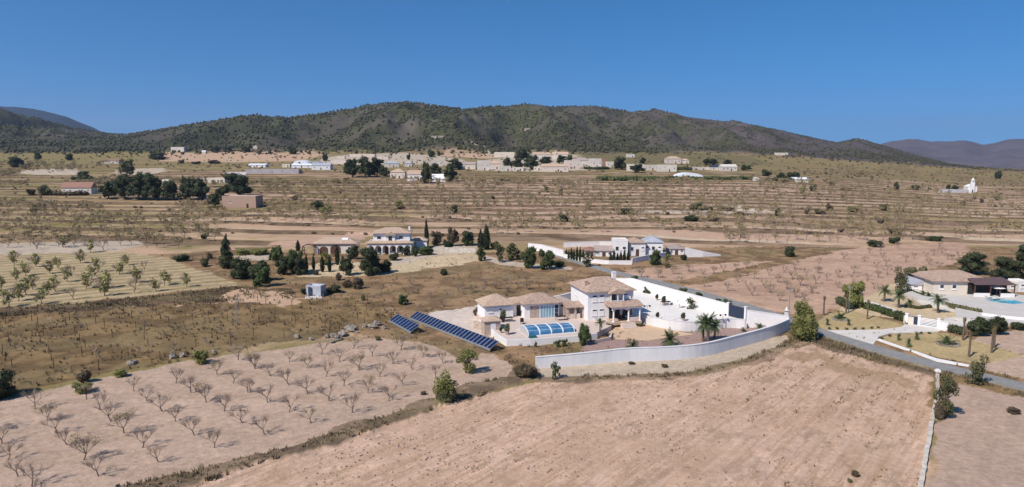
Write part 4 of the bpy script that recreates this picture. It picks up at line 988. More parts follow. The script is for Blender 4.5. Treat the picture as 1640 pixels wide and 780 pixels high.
for z in (.1, .35, .6, .85, 1.1, 1.35): gm.box(.2, L-.2, -.03, .03, z, z+.13)
gm.build('gate_leaf', M['whitemetal'], eg); MB().box(.25, L-.25, .04, .08, .12, .62).build('dark_lower_panel', M['dark'], eg)
for x in (-2.0, 0, L): MB().box(x-.22, x+.22, -.22, .22, -.3, 1.75).box(x-.3, x+.3, -.3, .3, 1.751, 1.87).build('gate_pillar', M['white'], eg)
MB().box(-1.78, -.22, -.03, .03, .1, 1.5).build('pedestrian_gate', M['gate'], eg)
def hedge(pts, h, t, label, mk='leafgreen', z=0):
    P = [GP(a, b, z) for a, b in pts]; base = P[0]; Vs = []; Fs = []; o = 0; g = np.random.default_rng(5)
    lm = []
    for a, b in zip(P[:-1], P[1:]):
        n = max(2, int((b-a).length/(t*.7)))
        for i in range(n):
            p = a+(b-a)*(i+.5)/n-base; lm.append((p.x, p.y, h*.5, t*.62, t*.62, h*.52))
    V, Fq = leafcloud(lm, len(lm)*90, .13, seed=3)
    for l in lm:
        v, f = ico_lump(l[:3], (l[3]*.9, l[4]*.9, l[5]*.9), g); Fq = np.concatenate([Fq, f+len(V)]); V = np.concatenate([V, v])
    return tag(link('hedge', npmesh('hedge', V, Fq, M[mk]), None, base), label, 'hedge')
hedge([(1384, 494.5), (1410, 501)], 1.3, .6, 'green hedge panel nearest the thin palms on the white garden wall')
hedge([(1412, 503), (1428, 508)], 1.4, .6, 'middle green hedge panel on the white garden wall')
hedge([(1432, 511), (1448, 516)], 1.7, .8, 'dark hedge panel beside the slatted gate', 'leafdark')
hedge([(1520, 532), (1542, 537)], 1.4, 1.0, 'dark green hedge right of the slatted gate', 'leafdark')
hedge([(1516, 492), (1535, 497), (1571, 504)], 1.0, .7, 'low trimmed hedge in front of the ranch terrace', 'leafolive')
hedge([(1455, 467), (1480, 477)], .6, .5, 'low green border beside the ranch path')
hedge([(1451, 492), (1470, 495), (1490, 492)], .5, .5, 'low curving border on the sandy lawn', 'leafolive')
hedge([(1343, 486), (1362, 496)], 1.5, 1.3, 'dark green hedge block under the light willow', 'leafdark')

# ------------------------------------------------------------------ palms and garden plants
PM = {}
def palm_meshes(kind, seed):
    if (kind, seed) in PM: return PM[(kind, seed)]
    g = random.Random(seed); fr = MB(); tr = MB()
    if kind == 'tied':           # trunk palm with its fronds tied into a bundle
        tr.tube((0, 0, -.05), (.01, 0, .72), .055, .045, 8)
        for k in range(60):
            a = g.uniform(0, 6.28); b_ = g.uniform(0, .25); h = g.uniform(.2, .32)
            p = Vector((.02*math.cos(a), .02*math.sin(a), .70)); q = p+Vector((b_*.42*math.cos(a), b_*.42*math.sin(a), h)); s = Vector((-math.sin(a), math.cos(a), 0))*.012
            fr.add([p-s, p+s, q+s*.5, q-s*.5], [(0, 1, 2, 3)])
    else:
        th = {'tall': .62, 'short': .25, 'rosette': .08}[kind]
        tr.tube((0, 0, -.05), (.02, 0, th), .07 if kind != 'tall' else .05, .05, 8)
        n = {'tall': 42, 'short': 44, 'rosette': 30}[kind]
        for k in range(n):
            a = g.uniform(0, 6.28); el = g.uniform(-.5, 1.35); ln = g.uniform(.36, .5)
            p = Vector((.02, 0, th)); d = Vector((math.cos(a)*math.cos(el), math.sin(a)*math.cos(el), math.sin(el)))
            side = Vector((-math.sin(a), math.cos(a), 0)); prev = p; N = 6
            for i in range(N):
                q = prev+d*ln/N; d = (d+Vector((0, 0, -.22))).normalized()
                wq = .075*math.sin(math.pi*(i+1.2)/(N+1)); 
                for sgn in (-1, 1):
                    for j in range(2):
                        m_ = prev.lerp(q, j*.5); m2 = prev.lerp(q, j*.5+.28)
                        fr.add([m_, m2, m2+side*sgn*wq+d*.03+Vector((0, 0, -.02)), m_+side*sgn*wq+d*.03+Vector((0, 0, -.02))], [(0, 1, 2, 3)])
                prev = q
    r = (tr.mesh('trunk', M['palmbark']), fr.mesh('fronds', M['straw'] if kind == 'tied' else M['frond'])); PM[(kind, seed)] = r; return r
def palm(kind, px, yb, yt, label, group=None, z=None, wf=1.0, name='palm_tree'):
    p = G(px, yb) if z is None else GP(px, yb, z); h = (yb-yt)*p.y/F*1.02
    r = empty(name, p, random.uniform(0, 6), label, 'palm' if name == 'palm_tree' else 'plant', group); t, f = palm_meshes(kind, random.randint(1, 3))
    s = h/{'tall': .95, 'short': .68, 'rosette': .48, 'tied': 1.0}[kind]
    link('trunk', t, r, (0, 0, 0), 0, (s*wf, s*wf, s)); link('fronds', f, r, (0, 0, 0), 0, (s*wf, s*wf, s)); return r
palm('tall', 1126, 548, 503, 'leftmost and leaning tall palm of the clump inside the grey wall', 'palm clump inside the estate wall', wf=.8)
palm('tall', 1134, 549, 499, 'tallest middle palm of the clump inside the grey wall', 'palm clump inside the estate wall', wf=.8)
palm('tall', 1144, 547, 508, 'rightmost palm of the clump inside the grey wall', 'palm clump inside the estate wall', wf=.8)
palm('short', 1072, 555, 524, 'spreading short palm on the red gravel behind the curved wall', z=.12)
palm('rosette', 1013, 558, 541, 'small palm left of the spreading palm on the gravel', z=.12)
palm('rosette', 1217, 526, 515, 'small spiky palm near the right tip of the gravel bed', z=.12, name='yucca')
palm('rosette', 1191, 531, 523, 'tiny spiky plant on the gravel left of the estate corner', z=.12, name='yucca')
for px, yb, yt, kd, l in ((1416, 483, 455, 'tall', 'palm at the far left of the sandy lawn'), (1439, 493, 462, 'tall', 'palm in the middle of the sandy lawn'),
        (1502, 501, 470, 'tall', 'tall full palm in front of the brown-roofed ranch house'), (1457, 490, 476, 'short', 'low palm above the curving border on the lawn'),
        (1487, 478, 466, 'short', 'small palm beside the ranch path, right one'), (1478, 474, 463, 'short', 'small palm beside the ranch path, left one')):
    palm(kd, px, yb, yt, l, 'palms on the sandy lawn')
for i, (px, yb, yt, l) in enumerate(((1319, 505, 473, 'on its own by the pink orchard'), (1355, 502, 470, 'left of the hedge panels'), (1389, 511, 479, 'in front of the hedge panels'), (1542, 545, 507, 'against the dark tree clump'),
        (1551.5, 572, 530, 'nearest the road on the ochre lawn'), (1588, 565, 524, 'rightmost on the ochre lawn'), (1592, 557, 520, 'just behind the rightmost one'))):
    palm('tied', px, yb, yt, 'slim tied-up palm '+l, 'tied palms around the ranch garden', wf=.8)
for i, (px, yb, yt, l) in enumerate(((1439, 545, 531, 'left'), (1455, 556, 538, 'front'), (1468, 544, 528, 'right'), (1325, 521, 507, 'outer'), (1359, 521, 508, 'inner'))):
    palm('short', px, yb, yt, f'young {l} palm on the ochre {"lawn by the driveway" if i < 3 else "strip by the lane"}', 'young palms on the ochre lawns', wf=.5)
for px, yb, yt, l in ((1518, 552, 534, 'spiky agave in a stone ring on the ochre lawn'), (1345, 512, 497, 'spiky agave in a stone ring on the left ochre strip')):
    p = G(px, yb); palm('rosette', px, yb, yt, l, name='agave', wf=1.1)
    rg = MB(); n = 24; rad = 1.5 if px > 1400 else 1.2
    for k in range(n):
        a = 2*math.pi*k/n; x, y = rad*math.cos(a), rad*math.sin(a); rg.box(x-.16, x+.16, y-.13, y+.13, -.1, .24+.05*(k % 3))
    tag(rg.build('stone_ring', M['rock'], None, loc=p), f'ring of grey stones around the agave on the {"right" if px > 1400 else "left"} ochre lawn', 'stone ring')
# edge shrubs of the driveway
for i, (px, py) in enumerate(((1328, 527), (1341, 527), (1356, 527.5), (1369, 527.5), (1382, 527), (1396, 526), (1407, 525.5), (1412, 542), (1425, 538.5), (1475, 534), (1488, 534), (1527, 579))):
    grow('bush', 'leafolive', 'garden_shrub', px-3, px+3, py-4, py, '', 'shrub', 'little round shrubs edging the driveway', label=f'little round shrub edging the driveway, {ORD[i]} of the dozen from the listed left' if False else None) if False else \
    grow('bush', 'leafolive', 'garden_shrub', px-3, px+3, py-4, py, 'little round driveway shrub', 'shrub', 'little round shrubs edging the driveway')
# dark tree clump right
for x0, x1, yt, yb, l in ((1545, 1580, 504, 538, 'large dark round tree, left one of the pair right of the slatted gate'), (1572, 1610, 504, 535, 'large dark round tree, right one of the pair right of the slatted gate'), (1618, 1642, 511, 528, 'dark shrub on pink soil near the right frame edge')):
    grow('tree' if yb > 530 else 'bush', 'leafdark', 'dark_tree', x0, x1, yt, yb, '', 'tree', label=l)
grow('tree', 'leafyellow', 'willow_tree', 1347, 1381, 451, 492, '', 'tree', label='light yellow-green feathery willow-like tree at the corner of the pink orchard')
grow('open', 'leafyellow', 'willow_tree', 1349, 1379, 450, 490, '', 'tree', label='thin yellow-green tree entwined with the feathery willow')
for x0, x1, yt, yb, l in ((1533, 1580, 403, 439, 'broad dark carob tree, left of the two behind the ranch house'), (1590, 1640, 412, 448, 'broad dark carob tree with visible trunk behind the ranch annex'), (1628, 1660, 392, 420, 'dark tree cut by the right frame edge')):
    grow('pine', 'leafdark', 'carob_tree', x0, x1, yt, yb, '', 'tree', label=l)
grow('open', 'leafolive', 'poplar_bush', 1427, 1460, 429, 470, '', 'bush', label='tall yellowish bush left of the ranch side building')
grow('tree', 'leafolive', 'poplar_bush', 1446, 1480, 426, 460, '', 'bush', label='olive green bush against the ranch side building')
grow('bush', 'leafyellow', 'corner_tree', 1265, 1312, 492, 545, '', 'tree', label='bushy yellow-olive tree at the corner where lane meets estate wall')
grow('open', 'leafyellow', 'corner_tree', 1262, 1310, 484, 545, '', 'tree', label='wispy pale yellow growth around the bushy corner tree')
grow('tree', 'leafgreen', 'leafy_tree', 1027, 1046, 457, 479, '', 'tree', label='small round green tree in the white yard beside the villa')
grow('open', 'leafgreen', 'leafy_tree', 1094, 1120, 478, 505, '', 'tree', label='green loose tree in the middle of the white yard')
grow('tree', 'leafgreen', 'leafy_tree', 922, 949, 517, 553, '', 'tree', label='leafy green tree in front of the pool cover right end')
palm('tall', 961, 532, 508, 'small palm in a pot-like round base in front of the villa', z=ZP, wf=.9)
grow('bush', 'leafdark', 'round_shrub', 957, 965, 522, 532, '', 'shrub', label='dark clipped round shrub beneath the small villa palm')
grow('bush', 'leafdark', 'round_shrub', 939, 949, 512, 521, '', 'shrub', label='dark shrub on the terrace behind the leafy tree')
grow('bush', 'leafolive', 'round_shrub', 1016, 1033, 516, 523, '', 'shrub', label='low grey-green shrub bed right of the villa steps')
for x0, x1, yt, yb, l in ((888, 898, 544, 556, 'small dark green sapling in front of the terrace parapet, left one'), (898, 909, 542, 555, 'bushy dark green sapling in front of the terrace parapet, right one'), (855, 861, 546, 556, 'scrawny shrub below the terrace parapet')):
    grow('tree', 'leafgreen', 'sapling', x0, x1, yt, yb, '', 'sapling', label=l)
grow('open', 'leafgreen', 'pointed_shrub', 881, 899, 575, 606, '', 'shrub', label='pointed green shrub at the left end of the curved grey wall')
grow('bush', 'leafdark', 'pot_plant', 775, 781, 527, 534, '', 'plant', label='dark plant beside the small stone hut')
for x0, x1, yt, yb in ((1083, 1100, 460, 472), (1112, 1126, 467, 477), (1157, 1175, 478, 492), (1010, 1022, 440, 448), (1146, 1156, 476, 484)):
    p = grow('bush', 'leafgreen', 'verge_bush', x0, x1, yt, yb, 'green bush on the lane verge', 'bush', 'bushes behind the white back wall')
# foreground shrubs
grow('open', 'leafyellow', 'wild_bush', 690, 738, 590, 645, '', 'bush', label='wispy yellow-green bush on the weedy bank, nearest large one')
grow('bush', 'leafolive', 'wild_bush', 694, 734, 612, 646, '', 'bush', label='dense olive base of the nearest bush on the weedy bank')
grow('open', 'leafyellow', 'wild_bush', 725, 768, 556, 597, '', 'bush', label='yellow-green bush between the pink orchard and the solar row')
grow('bush', 'leafbrown', 'wild_bush', 820, 862, 575, 606, '', 'bush', label='dry brown thicket left of the grey wall end')
grow('open', 'leafolive', 'wild_tree', 1542, 1582, 568, 616, '', 'tree', label='sparse green shrubby tree beside the lane at lower right')
grow('open', 'leafolive', 'wild_bush', 1490, 1530, 596, 668, '', 'bush', label='wispy grey-green bush hugging the pale channel wall')
grow('bush', 'leafbrown', 'wild_bush', 1494, 1515, 640, 672, '', 'bush', label='low brownish bush at the foot of the channel wall')
grow('bush', 'leafbrown', 'wild_bush', 1612, 1634, 650, 662, '', 'bush', label='small dark scrub on the right-hand pink field')
grow('bush', 'leafdark', 'dark_bush', -35, 28, 590, 637, '', 'bush', label='dark bush cut by the left frame edge')
for x0, x1, yt, yb, mk, d in ((122, 148, 590, 612, 'leafbrown', 'brown bush on the vineyard bank'), (308, 336, 556, 582, 'leafyellow', 'yellow-green bush on the vineyard bank'), (182, 206, 588, 603, 'leafyellow', 'pale green bush on the vineyard bank'),
      (118, 150, 608, 628, 'leafyellow', 'yellow-green low bush at the orchard edge'), (1356, 1366, 765, 772, 'leafolive', 'tiny weed tuft in the big field'), (1362, 1378, 752, 762, 'leafbrown', 'tiny brown weed tuft in the big field'),
      (1005, 1018, 578, 583, 'leafbrown', 'tiny dry tuft in front of the grey wall'), (1058, 1072, 582, 588, 'leafbrown', 'dry tuft in front of the grey wall'), (672, 684, 625, 632, 'leafbrown', 'dry weed tuft on the orchard soil'), (185, 192, 772, 780, 'leafbrown', 'dark stubby tuft at the bank'),
      (704, 718, 430, 441, 'leafdark', 'round dark bush on the tan slope'), (480, 496, 458, 471, 'leafdark', 'dark bush left beside the grey hut'), (518, 546, 455, 469, 'leafdark', 'dark flat bush right beside the grey hut'),
      (536, 548, 436, 449, 'leafbrown', 'round brown bush on the tan garden edge'), (562, 584, 443, 463, 'leafbrown', 'brown thicket in front of the cream villa garden'), (545, 566, 448, 460, 'leafbrown', 'low brown scrub'), (578, 586, 470, 482, 'leafolive', 'small olive bush on scrubland'),
      (276, 306, 406, 418, 'leafdark', 'low dark scrub'), (320, 336, 411, 427, 'leafolive', 'grey-green bush'), (330, 342, 404, 414, 'leafbrown', 'dark brown bush'), (321, 332, 371, 383, 'leafdark', 'small dark juniper'), (313, 320, 358, 367, 'leafdark', 'tiny pointed dark bush'),
      (600, 612, 536, 545, 'leafolive', 'small olive bush near the boulders'), (756, 770, 490, 506, 'leafbrown', 'greyish bush beside the outbuilding'), (1195, 1210, 540, 545, 'leafolive', 'small weed clump outside the wall')):
    grow('bush', mk, 'scrub_bush', x0, x1, yt, yb, d, 'bush')
# garden of the arcaded villa
for k, mk, nm, x0, x1, yt, yb, l in (
  ('conifer', 'leafdark', 'tall_conifer', 350, 378, 376, 430, 'tall dark conifer at the left end of the garden'),
  ('bush', 'leafdark', 'garden_tree', 366, 410, 412, 446, 'wide dark green mound left in the cream villa garden'),
  ('bush', 'leafdark', 'garden_tree', 396, 436, 414, 450, 'middle dark green mound in the cream villa garden'),
  ('tree', 'leafgreen', 'garden_tree', 404, 434, 426, 460, 'rounded green tree bulging forward from the hedge mass'),
  ('tree', 'leafgreen', 'garden_tree', 430, 458, 393, 425, 'bright green round tree left of the garage wing'),
  ('tree', 'leafgreen', 'garden_tree', 452, 486, 398, 438, 'big bright green tree in front of the pergola'),
  ('tree', 'leafdark', 'garden_tree', 440, 470, 408, 440, 'grey-green tree below the bright green pair'),
  ('tree', 'leafdark', 'garden_tree', 470, 497, 412, 440, 'dark tree beside the row of slim cypresses'),
  ('bush', 'leafyellow', 'lime_hedge', 376, 402, 398, 408, 'lime-coloured hedge, left half, behind the white gravel'),
  ('bush', 'leafyellow', 'lime_hedge', 400, 430, 395, 408, 'lime-coloured hedge, right half, behind the white gravel'),
  ('cypress', 'cyp', 'cypress', 474, 481, 385, 402, 'pointed cypress beside the garden pergola'),
  ('cypress', 'cyp', 'cypress', 488, 494, 408, 436, 'slim cypress, first of four in front of the garage'),
  ('cypress', 'cyp', 'cypress', 500, 505, 407, 433, 'slim cypress, second of four in front of the garage'),
  ('cypress', 'cyp', 'cypress', 513, 520, 410, 436, 'slim cypress, third of four in front of the garage'),
  ('cypress', 'cyp', 'cypress', 525, 531, 410, 436, 'slim cypress, fourth of four in front of the garage'),
  ('cypress', 'cyp', 'cypress', 537, 544, 393, 424, 'taller cypress against the arched garage door'),
  ('open', 'leafyellow', 'garden_tree', 508, 537, 405, 424, 'thin yellow-green tree behind the slim cypresses'),
  ('tree', 'leafdark', 'garden_tree', 555, 576, 391, 415, 'dark tree between garage wing and arcade'),
  ('tree', 'leafdark', 'garden_tree', 543, 566, 408, 441, 'rounded dark green tree left of the big dark tree'),
  ('tree', 'leafdark', 'garden_tree', 576, 616, 397, 440, 'biggest dark green tree in front of the arcade'),
  ('bush', 'leafdark', 'garden_tree', 604, 627, 414, 436, 'dark bush leaning right of the biggest dark tree'),
  ('bush', 'leafbrown', 'garden_bush', 500, 512, 431, 440, 'round brownish bush at the feet of the slim cypresses'),
  ('bush', 'leafdark', 'garden_bush', 622, 640, 402, 417, 'small dark bush in front of the arcade steps'),
  ('tree', 'leafdark', 'garden_tree', 643, 658, 394, 409, 'dark tree at the right corner of the arcade'),
  ('tree', 'leafdark', 'garden_tree', 658, 670, 392, 411, 'narrow dark tree right of the arcade corner'),
  ('bush', 'leafgreen', 'garden_bush', 668, 696, 394, 408, 'green spreading bush left of the pale stone wall'),
  ('cypress', 'cyp', 'cypress', 680, 687, 352, 396, 'tall thin cypress left above the pale stone wall'),
  ('tree', 'leafbrown', 'garden_tree', 691, 712, 371, 393, 'brownish rounded tree behind the pale stone wall'),
  ('bush', 'leafdark', 'garden_tree', 710, 726, 383, 400, 'round clipped dark tree on the pale stone wall'),
  ('tree', 'leafbrown', 'garden_tree', 716, 736, 364, 394, 'loose brown-green tree behind the clipped round one'),
  ('tree', 'leafdark', 'garden_tree', 738, 764, 370, 393, 'wide dark tree left of the two tall cypresses'),
  ('cypress', 'cyp', 'cypress', 765, 775, 368, 400, 'shorter left one of the two tall cypresses'),
  ('cypress', 'cyp', 'cypress', 773, 785, 361, 400, 'taller right one of the two tall cypresses'),
  ('bush', 'leafolive', 'garden_bush', 784, 801, 385, 399, 'grey-green bush right of the two tall cypresses'),
  ('tree', 'leafgreen', 'garden_tree', 762, 779, 394, 418, 'green tree in front of the two tall cypresses'),
  ('open', 'leafolive', 'garden_tree', 789, 810, 391, 420, 'open olive tree on the pale path, left one'),
  ('tree', 'leafolive', 'garden_tree', 808, 834, 388, 416, 'olive-green tree mid path'),
  ('tree', 'leafgreen', 'garden_tree', 833, 861, 392, 430, 'green tree near the right end of the pale path'),
  ('tree', 'leafgreen', 'garden_tree', 862, 890, 401, 432, 'big green tree in front of the long white wall'),
  ('bush', 'leafgreen', 'garden_tree', 884, 905, 414, 427, 'low green bush under the long white wall'),
  ('open', 'leafolive', 'garden_tree', 928, 953, 403, 427, 'pale green tree in front of the left cypress row'),
  ('tree', 'leafgreen', 'garden_tree', 1038, 1060, 400, 424, 'green tree in front of the courtyard villa'),
  ('open', 'leafyellow', 'garden_tree', 1058, 1077, 408, 429, 'yellowish tree right of the courtyard green tree'),
  ('cypress', 'cyp', 'cypress', 1066, 1073, 398, 416, 'single dark cypress at the courtyard annex door'),
  ('bush', 'leafdark', 'garden_bush', 1089, 1100, 404, 417, 'dark green bush at the foot of the tapering wall')):
    grow(k, mk, nm, x0, x1, yt, yb, '', 'cypress' if k == 'cypress' else ('hedge' if 'hedge' in nm else ('bush' if k == 'bush' and 'bush' in nm else 'tree')), label=l)
n = 0
for x, yt, yb in ((907, 399, 413), (911, 401, 415), (915, 397, 416), (919, 400, 417), (924, 395, 418), (929, 396, 419), (934, 400, 419)):
    grow('cypress', 'cyp', 'cypress', x-2.3, x+2.3, yt, yb, '', 'cypress', 'left cypress row of the courtyard villa', label=f'small cypress, {ORD[n]} from left in the left courtyard row'); n += 1
n = 0
for x, yt, yb in ((978, 404, 422), (983, 400, 423), (989, 405, 422), (994, 402, 422), (1000, 399, 421), (1006, 401, 420)):
    grow('cypress', 'cyp', 'cypress', x-2.5, x+2.5, yt, yb, '', 'cypress', 'right cypress row of the courtyard villa', label=f'small cypress, {ORD[n]} from left in the right courtyard row'); n += 1

# ------------------------------------------------------------------ almond trees
NA = 0
def almond(px, py, sz, label, group, leafy=0., detail=True, p=None):
    global NA
    p = G(px, py) if p is None else p
    s = sz*random.uniform(.84, 1.12); rz = random.uniform(0, 6.28); sd = random.randint(1, 8 if detail else 5); NA += 1
    if detail:
        tm, cm, lm = bare_meshes(sd, 1)
        r = empty('almond_tree', p, rz, label, 'almond tree', group)
        r.rotation_euler.x = random.uniform(-.1, .1); r.rotation_euler.y = random.uniform(-.1, .1); link('trunk', tm, r, None, 0, (s, s, s*.92)); link('crown', cm, r, None, 0, (s, s, s*.92))
        if leafy > .9:
            if random.random() < .85: link('leaves', crown_mesh('open', 'limeleaf', 0, sd % 4+1), r, (0, 0, .14*s), 0, (s*.64, s*.64, s*.72))
        elif leafy > random.random(): link('leaves', lm, r, None, 0, (s, s, s*.92))
    else:
        k = (sd, 'joined', leafy > random.random())
        if k not in BARE:
            ms = bare_meshes(sd, 0)[:3 if k[2] else 2]; V = []; Fq = []; mi = []
            me = bpy.data.meshes.new('almond_tree')
            for i, m_ in enumerate(ms):
                o = len(V); V += [tuple(v.co) for v in m_.vertices]; f_ = [tuple(x+o for x in q.vertices) for q in m_.polygons]; Fq += f_; mi += [i]*len(f_); me.materials.append(m_.materials[0])
            me.from_pydata(V, [], Fq); me.polygons.foreach_set('material_index', mi); BARE[k] = me
        r = tag(link('almond_tree', BARE[k], None, p, rz, (s, s, s*.92)), label, 'almond tree', group)
    return r
def orchard(pts, place, group, size, leafy, adj='bare', detail=True):
    pts = sorted(pts, key=lambda p: -p[1]); rows = []; 
    for p in pts:
        if rows and abs(rows[-1][0][1]-p[1]) < (9 if p[1] > 520 else 5) and len(rows[-1]) < 13: rows[-1].append(p)
        else: rows.append([p])
    for i, r in enumerate(rows):
        for j, p in enumerate(sorted(r)):
            rw = ORD[i]+' line'
            lf = leafy if not callable(leafy) else leafy(*p)
            almond(p[0], p[1], size, f'almond tree, {ORD[j]} from left in {rw} from the front, {place}', group, lf, detail)
z6 = [(245,435),(180,375),(450,325),(517,380),(580,438),(695,280),(765,330),(845,385),(915,440),(915,240),(993,288),(1075,340),(1167,385),(1265,447),(1130,195),(1213,240),(1305,290),(1325,165),(1240,120),(300,500),(350,560),(435,640),(645,500),(740,575),(825,648),(1013,510),(1115,575),(515,725),(95,725),(40,640),(10,555),(165,780)]
z7 = [(25,212),(100,248),(190,290),(85,375),(280,330),(188,422),(70,528),(297,472),(190,180),(272,210),(365,250),(452,293),(382,368),(490,422),(432,180),(525,220),(620,252),(567,330),(665,368),(737,292),(590,152),(685,188),(782,215),(892,260),(725,122),(830,157),(932,188),(345,142),(495,115),(-8,328)]
P = [(a/3.25, 540+b/3.25) for a, b in z6]+[(400+a/3., 520+b/3.) for a, b in z7]
P += [(-15, 690), (-30, 735), (60, 800), (-45, 665), (20, 815)]
orchard(P, 'pink front orchard', 'almond trees of the pink front orchard', 2.9, .12)
zE = [(50,540),(240,520),(420,497),(595,475),(760,455),(885,450),(1060,425),(105,505),(185,440),(320,450),(485,435),(605,430),(780,400),(930,415),(95,390),(285,350),(380,395),(410,365),(520,380),(555,340),(680,355),(710,300),(820,330),(330,320),(210,310),(80,300),(460,290),(145,360),(265,470),(150,470),(10,440),(515,228),(590,215),(360,200),(210,210)]
P = [(a/3.545, 340+b/3.545) for a, b in zE]
orchard(P, 'pale left orchard', 'almond trees of the pale left orchard', 4.3, lambda x, y: .95, 'budding')
z1 = [(130,560),(270,560),(380,535),(500,515),(610,540),(690,530),(775,520),(878,500),(960,490),(325,490),(620,635),(805,665),(895,595),(958,640),(870,725),(1003,700),(1080,620),(1020,575),(1145,680),(1130,545),(1240,525),(1325,500),(1200,600),(1265,650),(1305,575),(1212,745),(1335,715),(1375,625),(1415,550),(1470,685),(1490,605),(1515,525),(1515,455),(1400,740),(440,610)]
z2 = [(250,410),(405,435),(445,365),(540,345),(665,325),(550,400),(725,430),(800,410),(875,395),(935,385),(980,325),(1000,370),(1045,415),(1085,420),(1130,400),(910,455),(975,480),(45,525),(120,575),(210,555),(320,520),(315,590),(570,465),(505,480),(580,535),(510,555),(425,580),(210,635),(480,640),(10,680)]
P = [(1000+a/4.875, 330+b/4.875) for a, b in z1]+[(1300+a/4.824, 330+b/4.824) for a, b in z2]
P = [p for p in P if not (1165 < p[0] < 1262 and p[1] > 470+(p[0]-1165)*.3)]
orchard(P, 'pink right orchard', 'almond trees of the pink right orchard', 2.9, lambda x, y: .45 if x < 1290 else .1)
zF = [(1220,605),(1015,630),(905,680),(1100,665),(1400,660),(1385,595),(1570,640),(1550,575),(1310,630),(1485,625),(620,665),(770,700)]
P = [(540+a/5.125, 340+b/5.125) for a, b in zF]+[(740+a/3.037, 420+b/3.037) for a, b in ((110,110),(213,105),(365,105),(315,135),(225,150),(420,130),(490,100),(50,145),(100,150),(165,130),(270,125),(515,140))]
P += [(690, 478), (710, 492), (735, 470), (660, 458), (612, 470), (633, 455), (675, 500)]
orchard(P, 'brown scrub field', 'small almond trees in the brown scrub field', 2.3, .3)
grow('tree', 'leafgreen', 'green_tree', 637, 655, 471, 488, '', 'tree', label='small green-crowned tree alone on the brown scrub field')
# terraces: the nearest as single trees, the rest one mass
def terr_spots():
    out = []; g = random.Random(3)
    for i in range(9000):
        py = g.uniform(293, 400); px = g.uniform(-30, 1670)
        if 350 < px < 700 and py > 362: continue
        if 840 < px < 1160 and py > 372: continue
        if px < 345 and py > 398: continue
        if px > 1150 and py > 392-(px-1150)*.02: continue
        if 690 < px < 850 and py > 375: continue
        if 340 < px < 425 and 300 < py < 345: continue
        if px < 420 and py < 325: continue
        if fbm(px/120., py/18., 77, 2) < .36: continue
        if any(abs(a-px) < 9.5*(py/340) and abs(b-py) < 3.0*(py-240)/80 for a, b in out): continue
        out.append((px, py))
    return out
TS = sorted(terr_spots(), key=lambda p: -p[1]); print('terrace spots', len(TS), 'almonds', NA)
near = TS[:max(0, 296-NA)]; far = TS[max(0, 296-NA):]
def part_of(px):
    return 'left' if px < 420 else ('middle' if px < 840 else ('centre right' if px < 1200 else 'far right'))
for pt in ('left', 'middle', 'centre right', 'far right'):
    orchard([p for p in near if part_of(p[0]) == pt], f'{pt} terraces', f'almond trees on the {pt} terraces', 3.8, .75, detail=False)
Vs, Fs, o = [], [], 0
Vl, Fl, ol = [], [], 0
arr = {}
for sd in (1, 2, 3, 4, 5):
    tm, cm, lm = bare_meshes(sd, 0); q = []
    for m_ in (tm, cm, lm):
        v = np.empty(len(m_.vertices)*3); m_.vertices.foreach_get('co', v); v = v.reshape(-1, 3)
        q.append((v, [tuple(p.vertices) for p in m_.polygons if len(p.vertices) == 4]))
    arr[sd] = q
g = random.Random(9)
EX = []
for i in range(5000):
    py = g.uniform(262, 300); px = g.uniform(-30, 1670)
    if 200 < px < 1240 and py < 290: continue
    if fbm(px/90., py/10., 78, 2) < .5: continue
    EX.append((px, py))
EX = EX[:900]
for px, py in far+EX:
    p = G(px, py); sd = g.randint(1, 5); s = g.uniform(3, 4.6); a = g.uniform(0, 6.28)
    Rm = np.array([[math.cos(a), -math.sin(a), 0], [math.sin(a), math.cos(a), 0], [0, 0, 1]])
    for (v, f), isleaf in zip(arr[sd], (0, 0, 1)):
        if isleaf and g.random() < .2: continue
        w_ = (v*s)@Rm.T+np.array([p.x, p.y, p.z])
        if isleaf: Fl.append(np.array(f)+ol); Vl.append(w_); ol += len(w_)
        else: Fs.append(np.array(f)+o); Vs.append(w_); o += len(w_)
V1 = np.concatenate(Vs); F1 = np.concatenate(Fs); V2 = np.concatenate(Vl); F2 = np.concatenate(Fl)
me = npmesh('orchard_trees', np.concatenate([V1, V2]), np.concatenate([F1, F2+len(V1)]), M['twig']); me.materials.append(M['bud'])
mi = np.zeros(len(F1)+len(F2), np.int32); mi[len(F1):] = 1; me.polygons.foreach_set('material_index', mi)
tag(link('orchard_trees', me), 'far almond trees scattered over the upper striped terraces', 'orchard', kind='stuff')

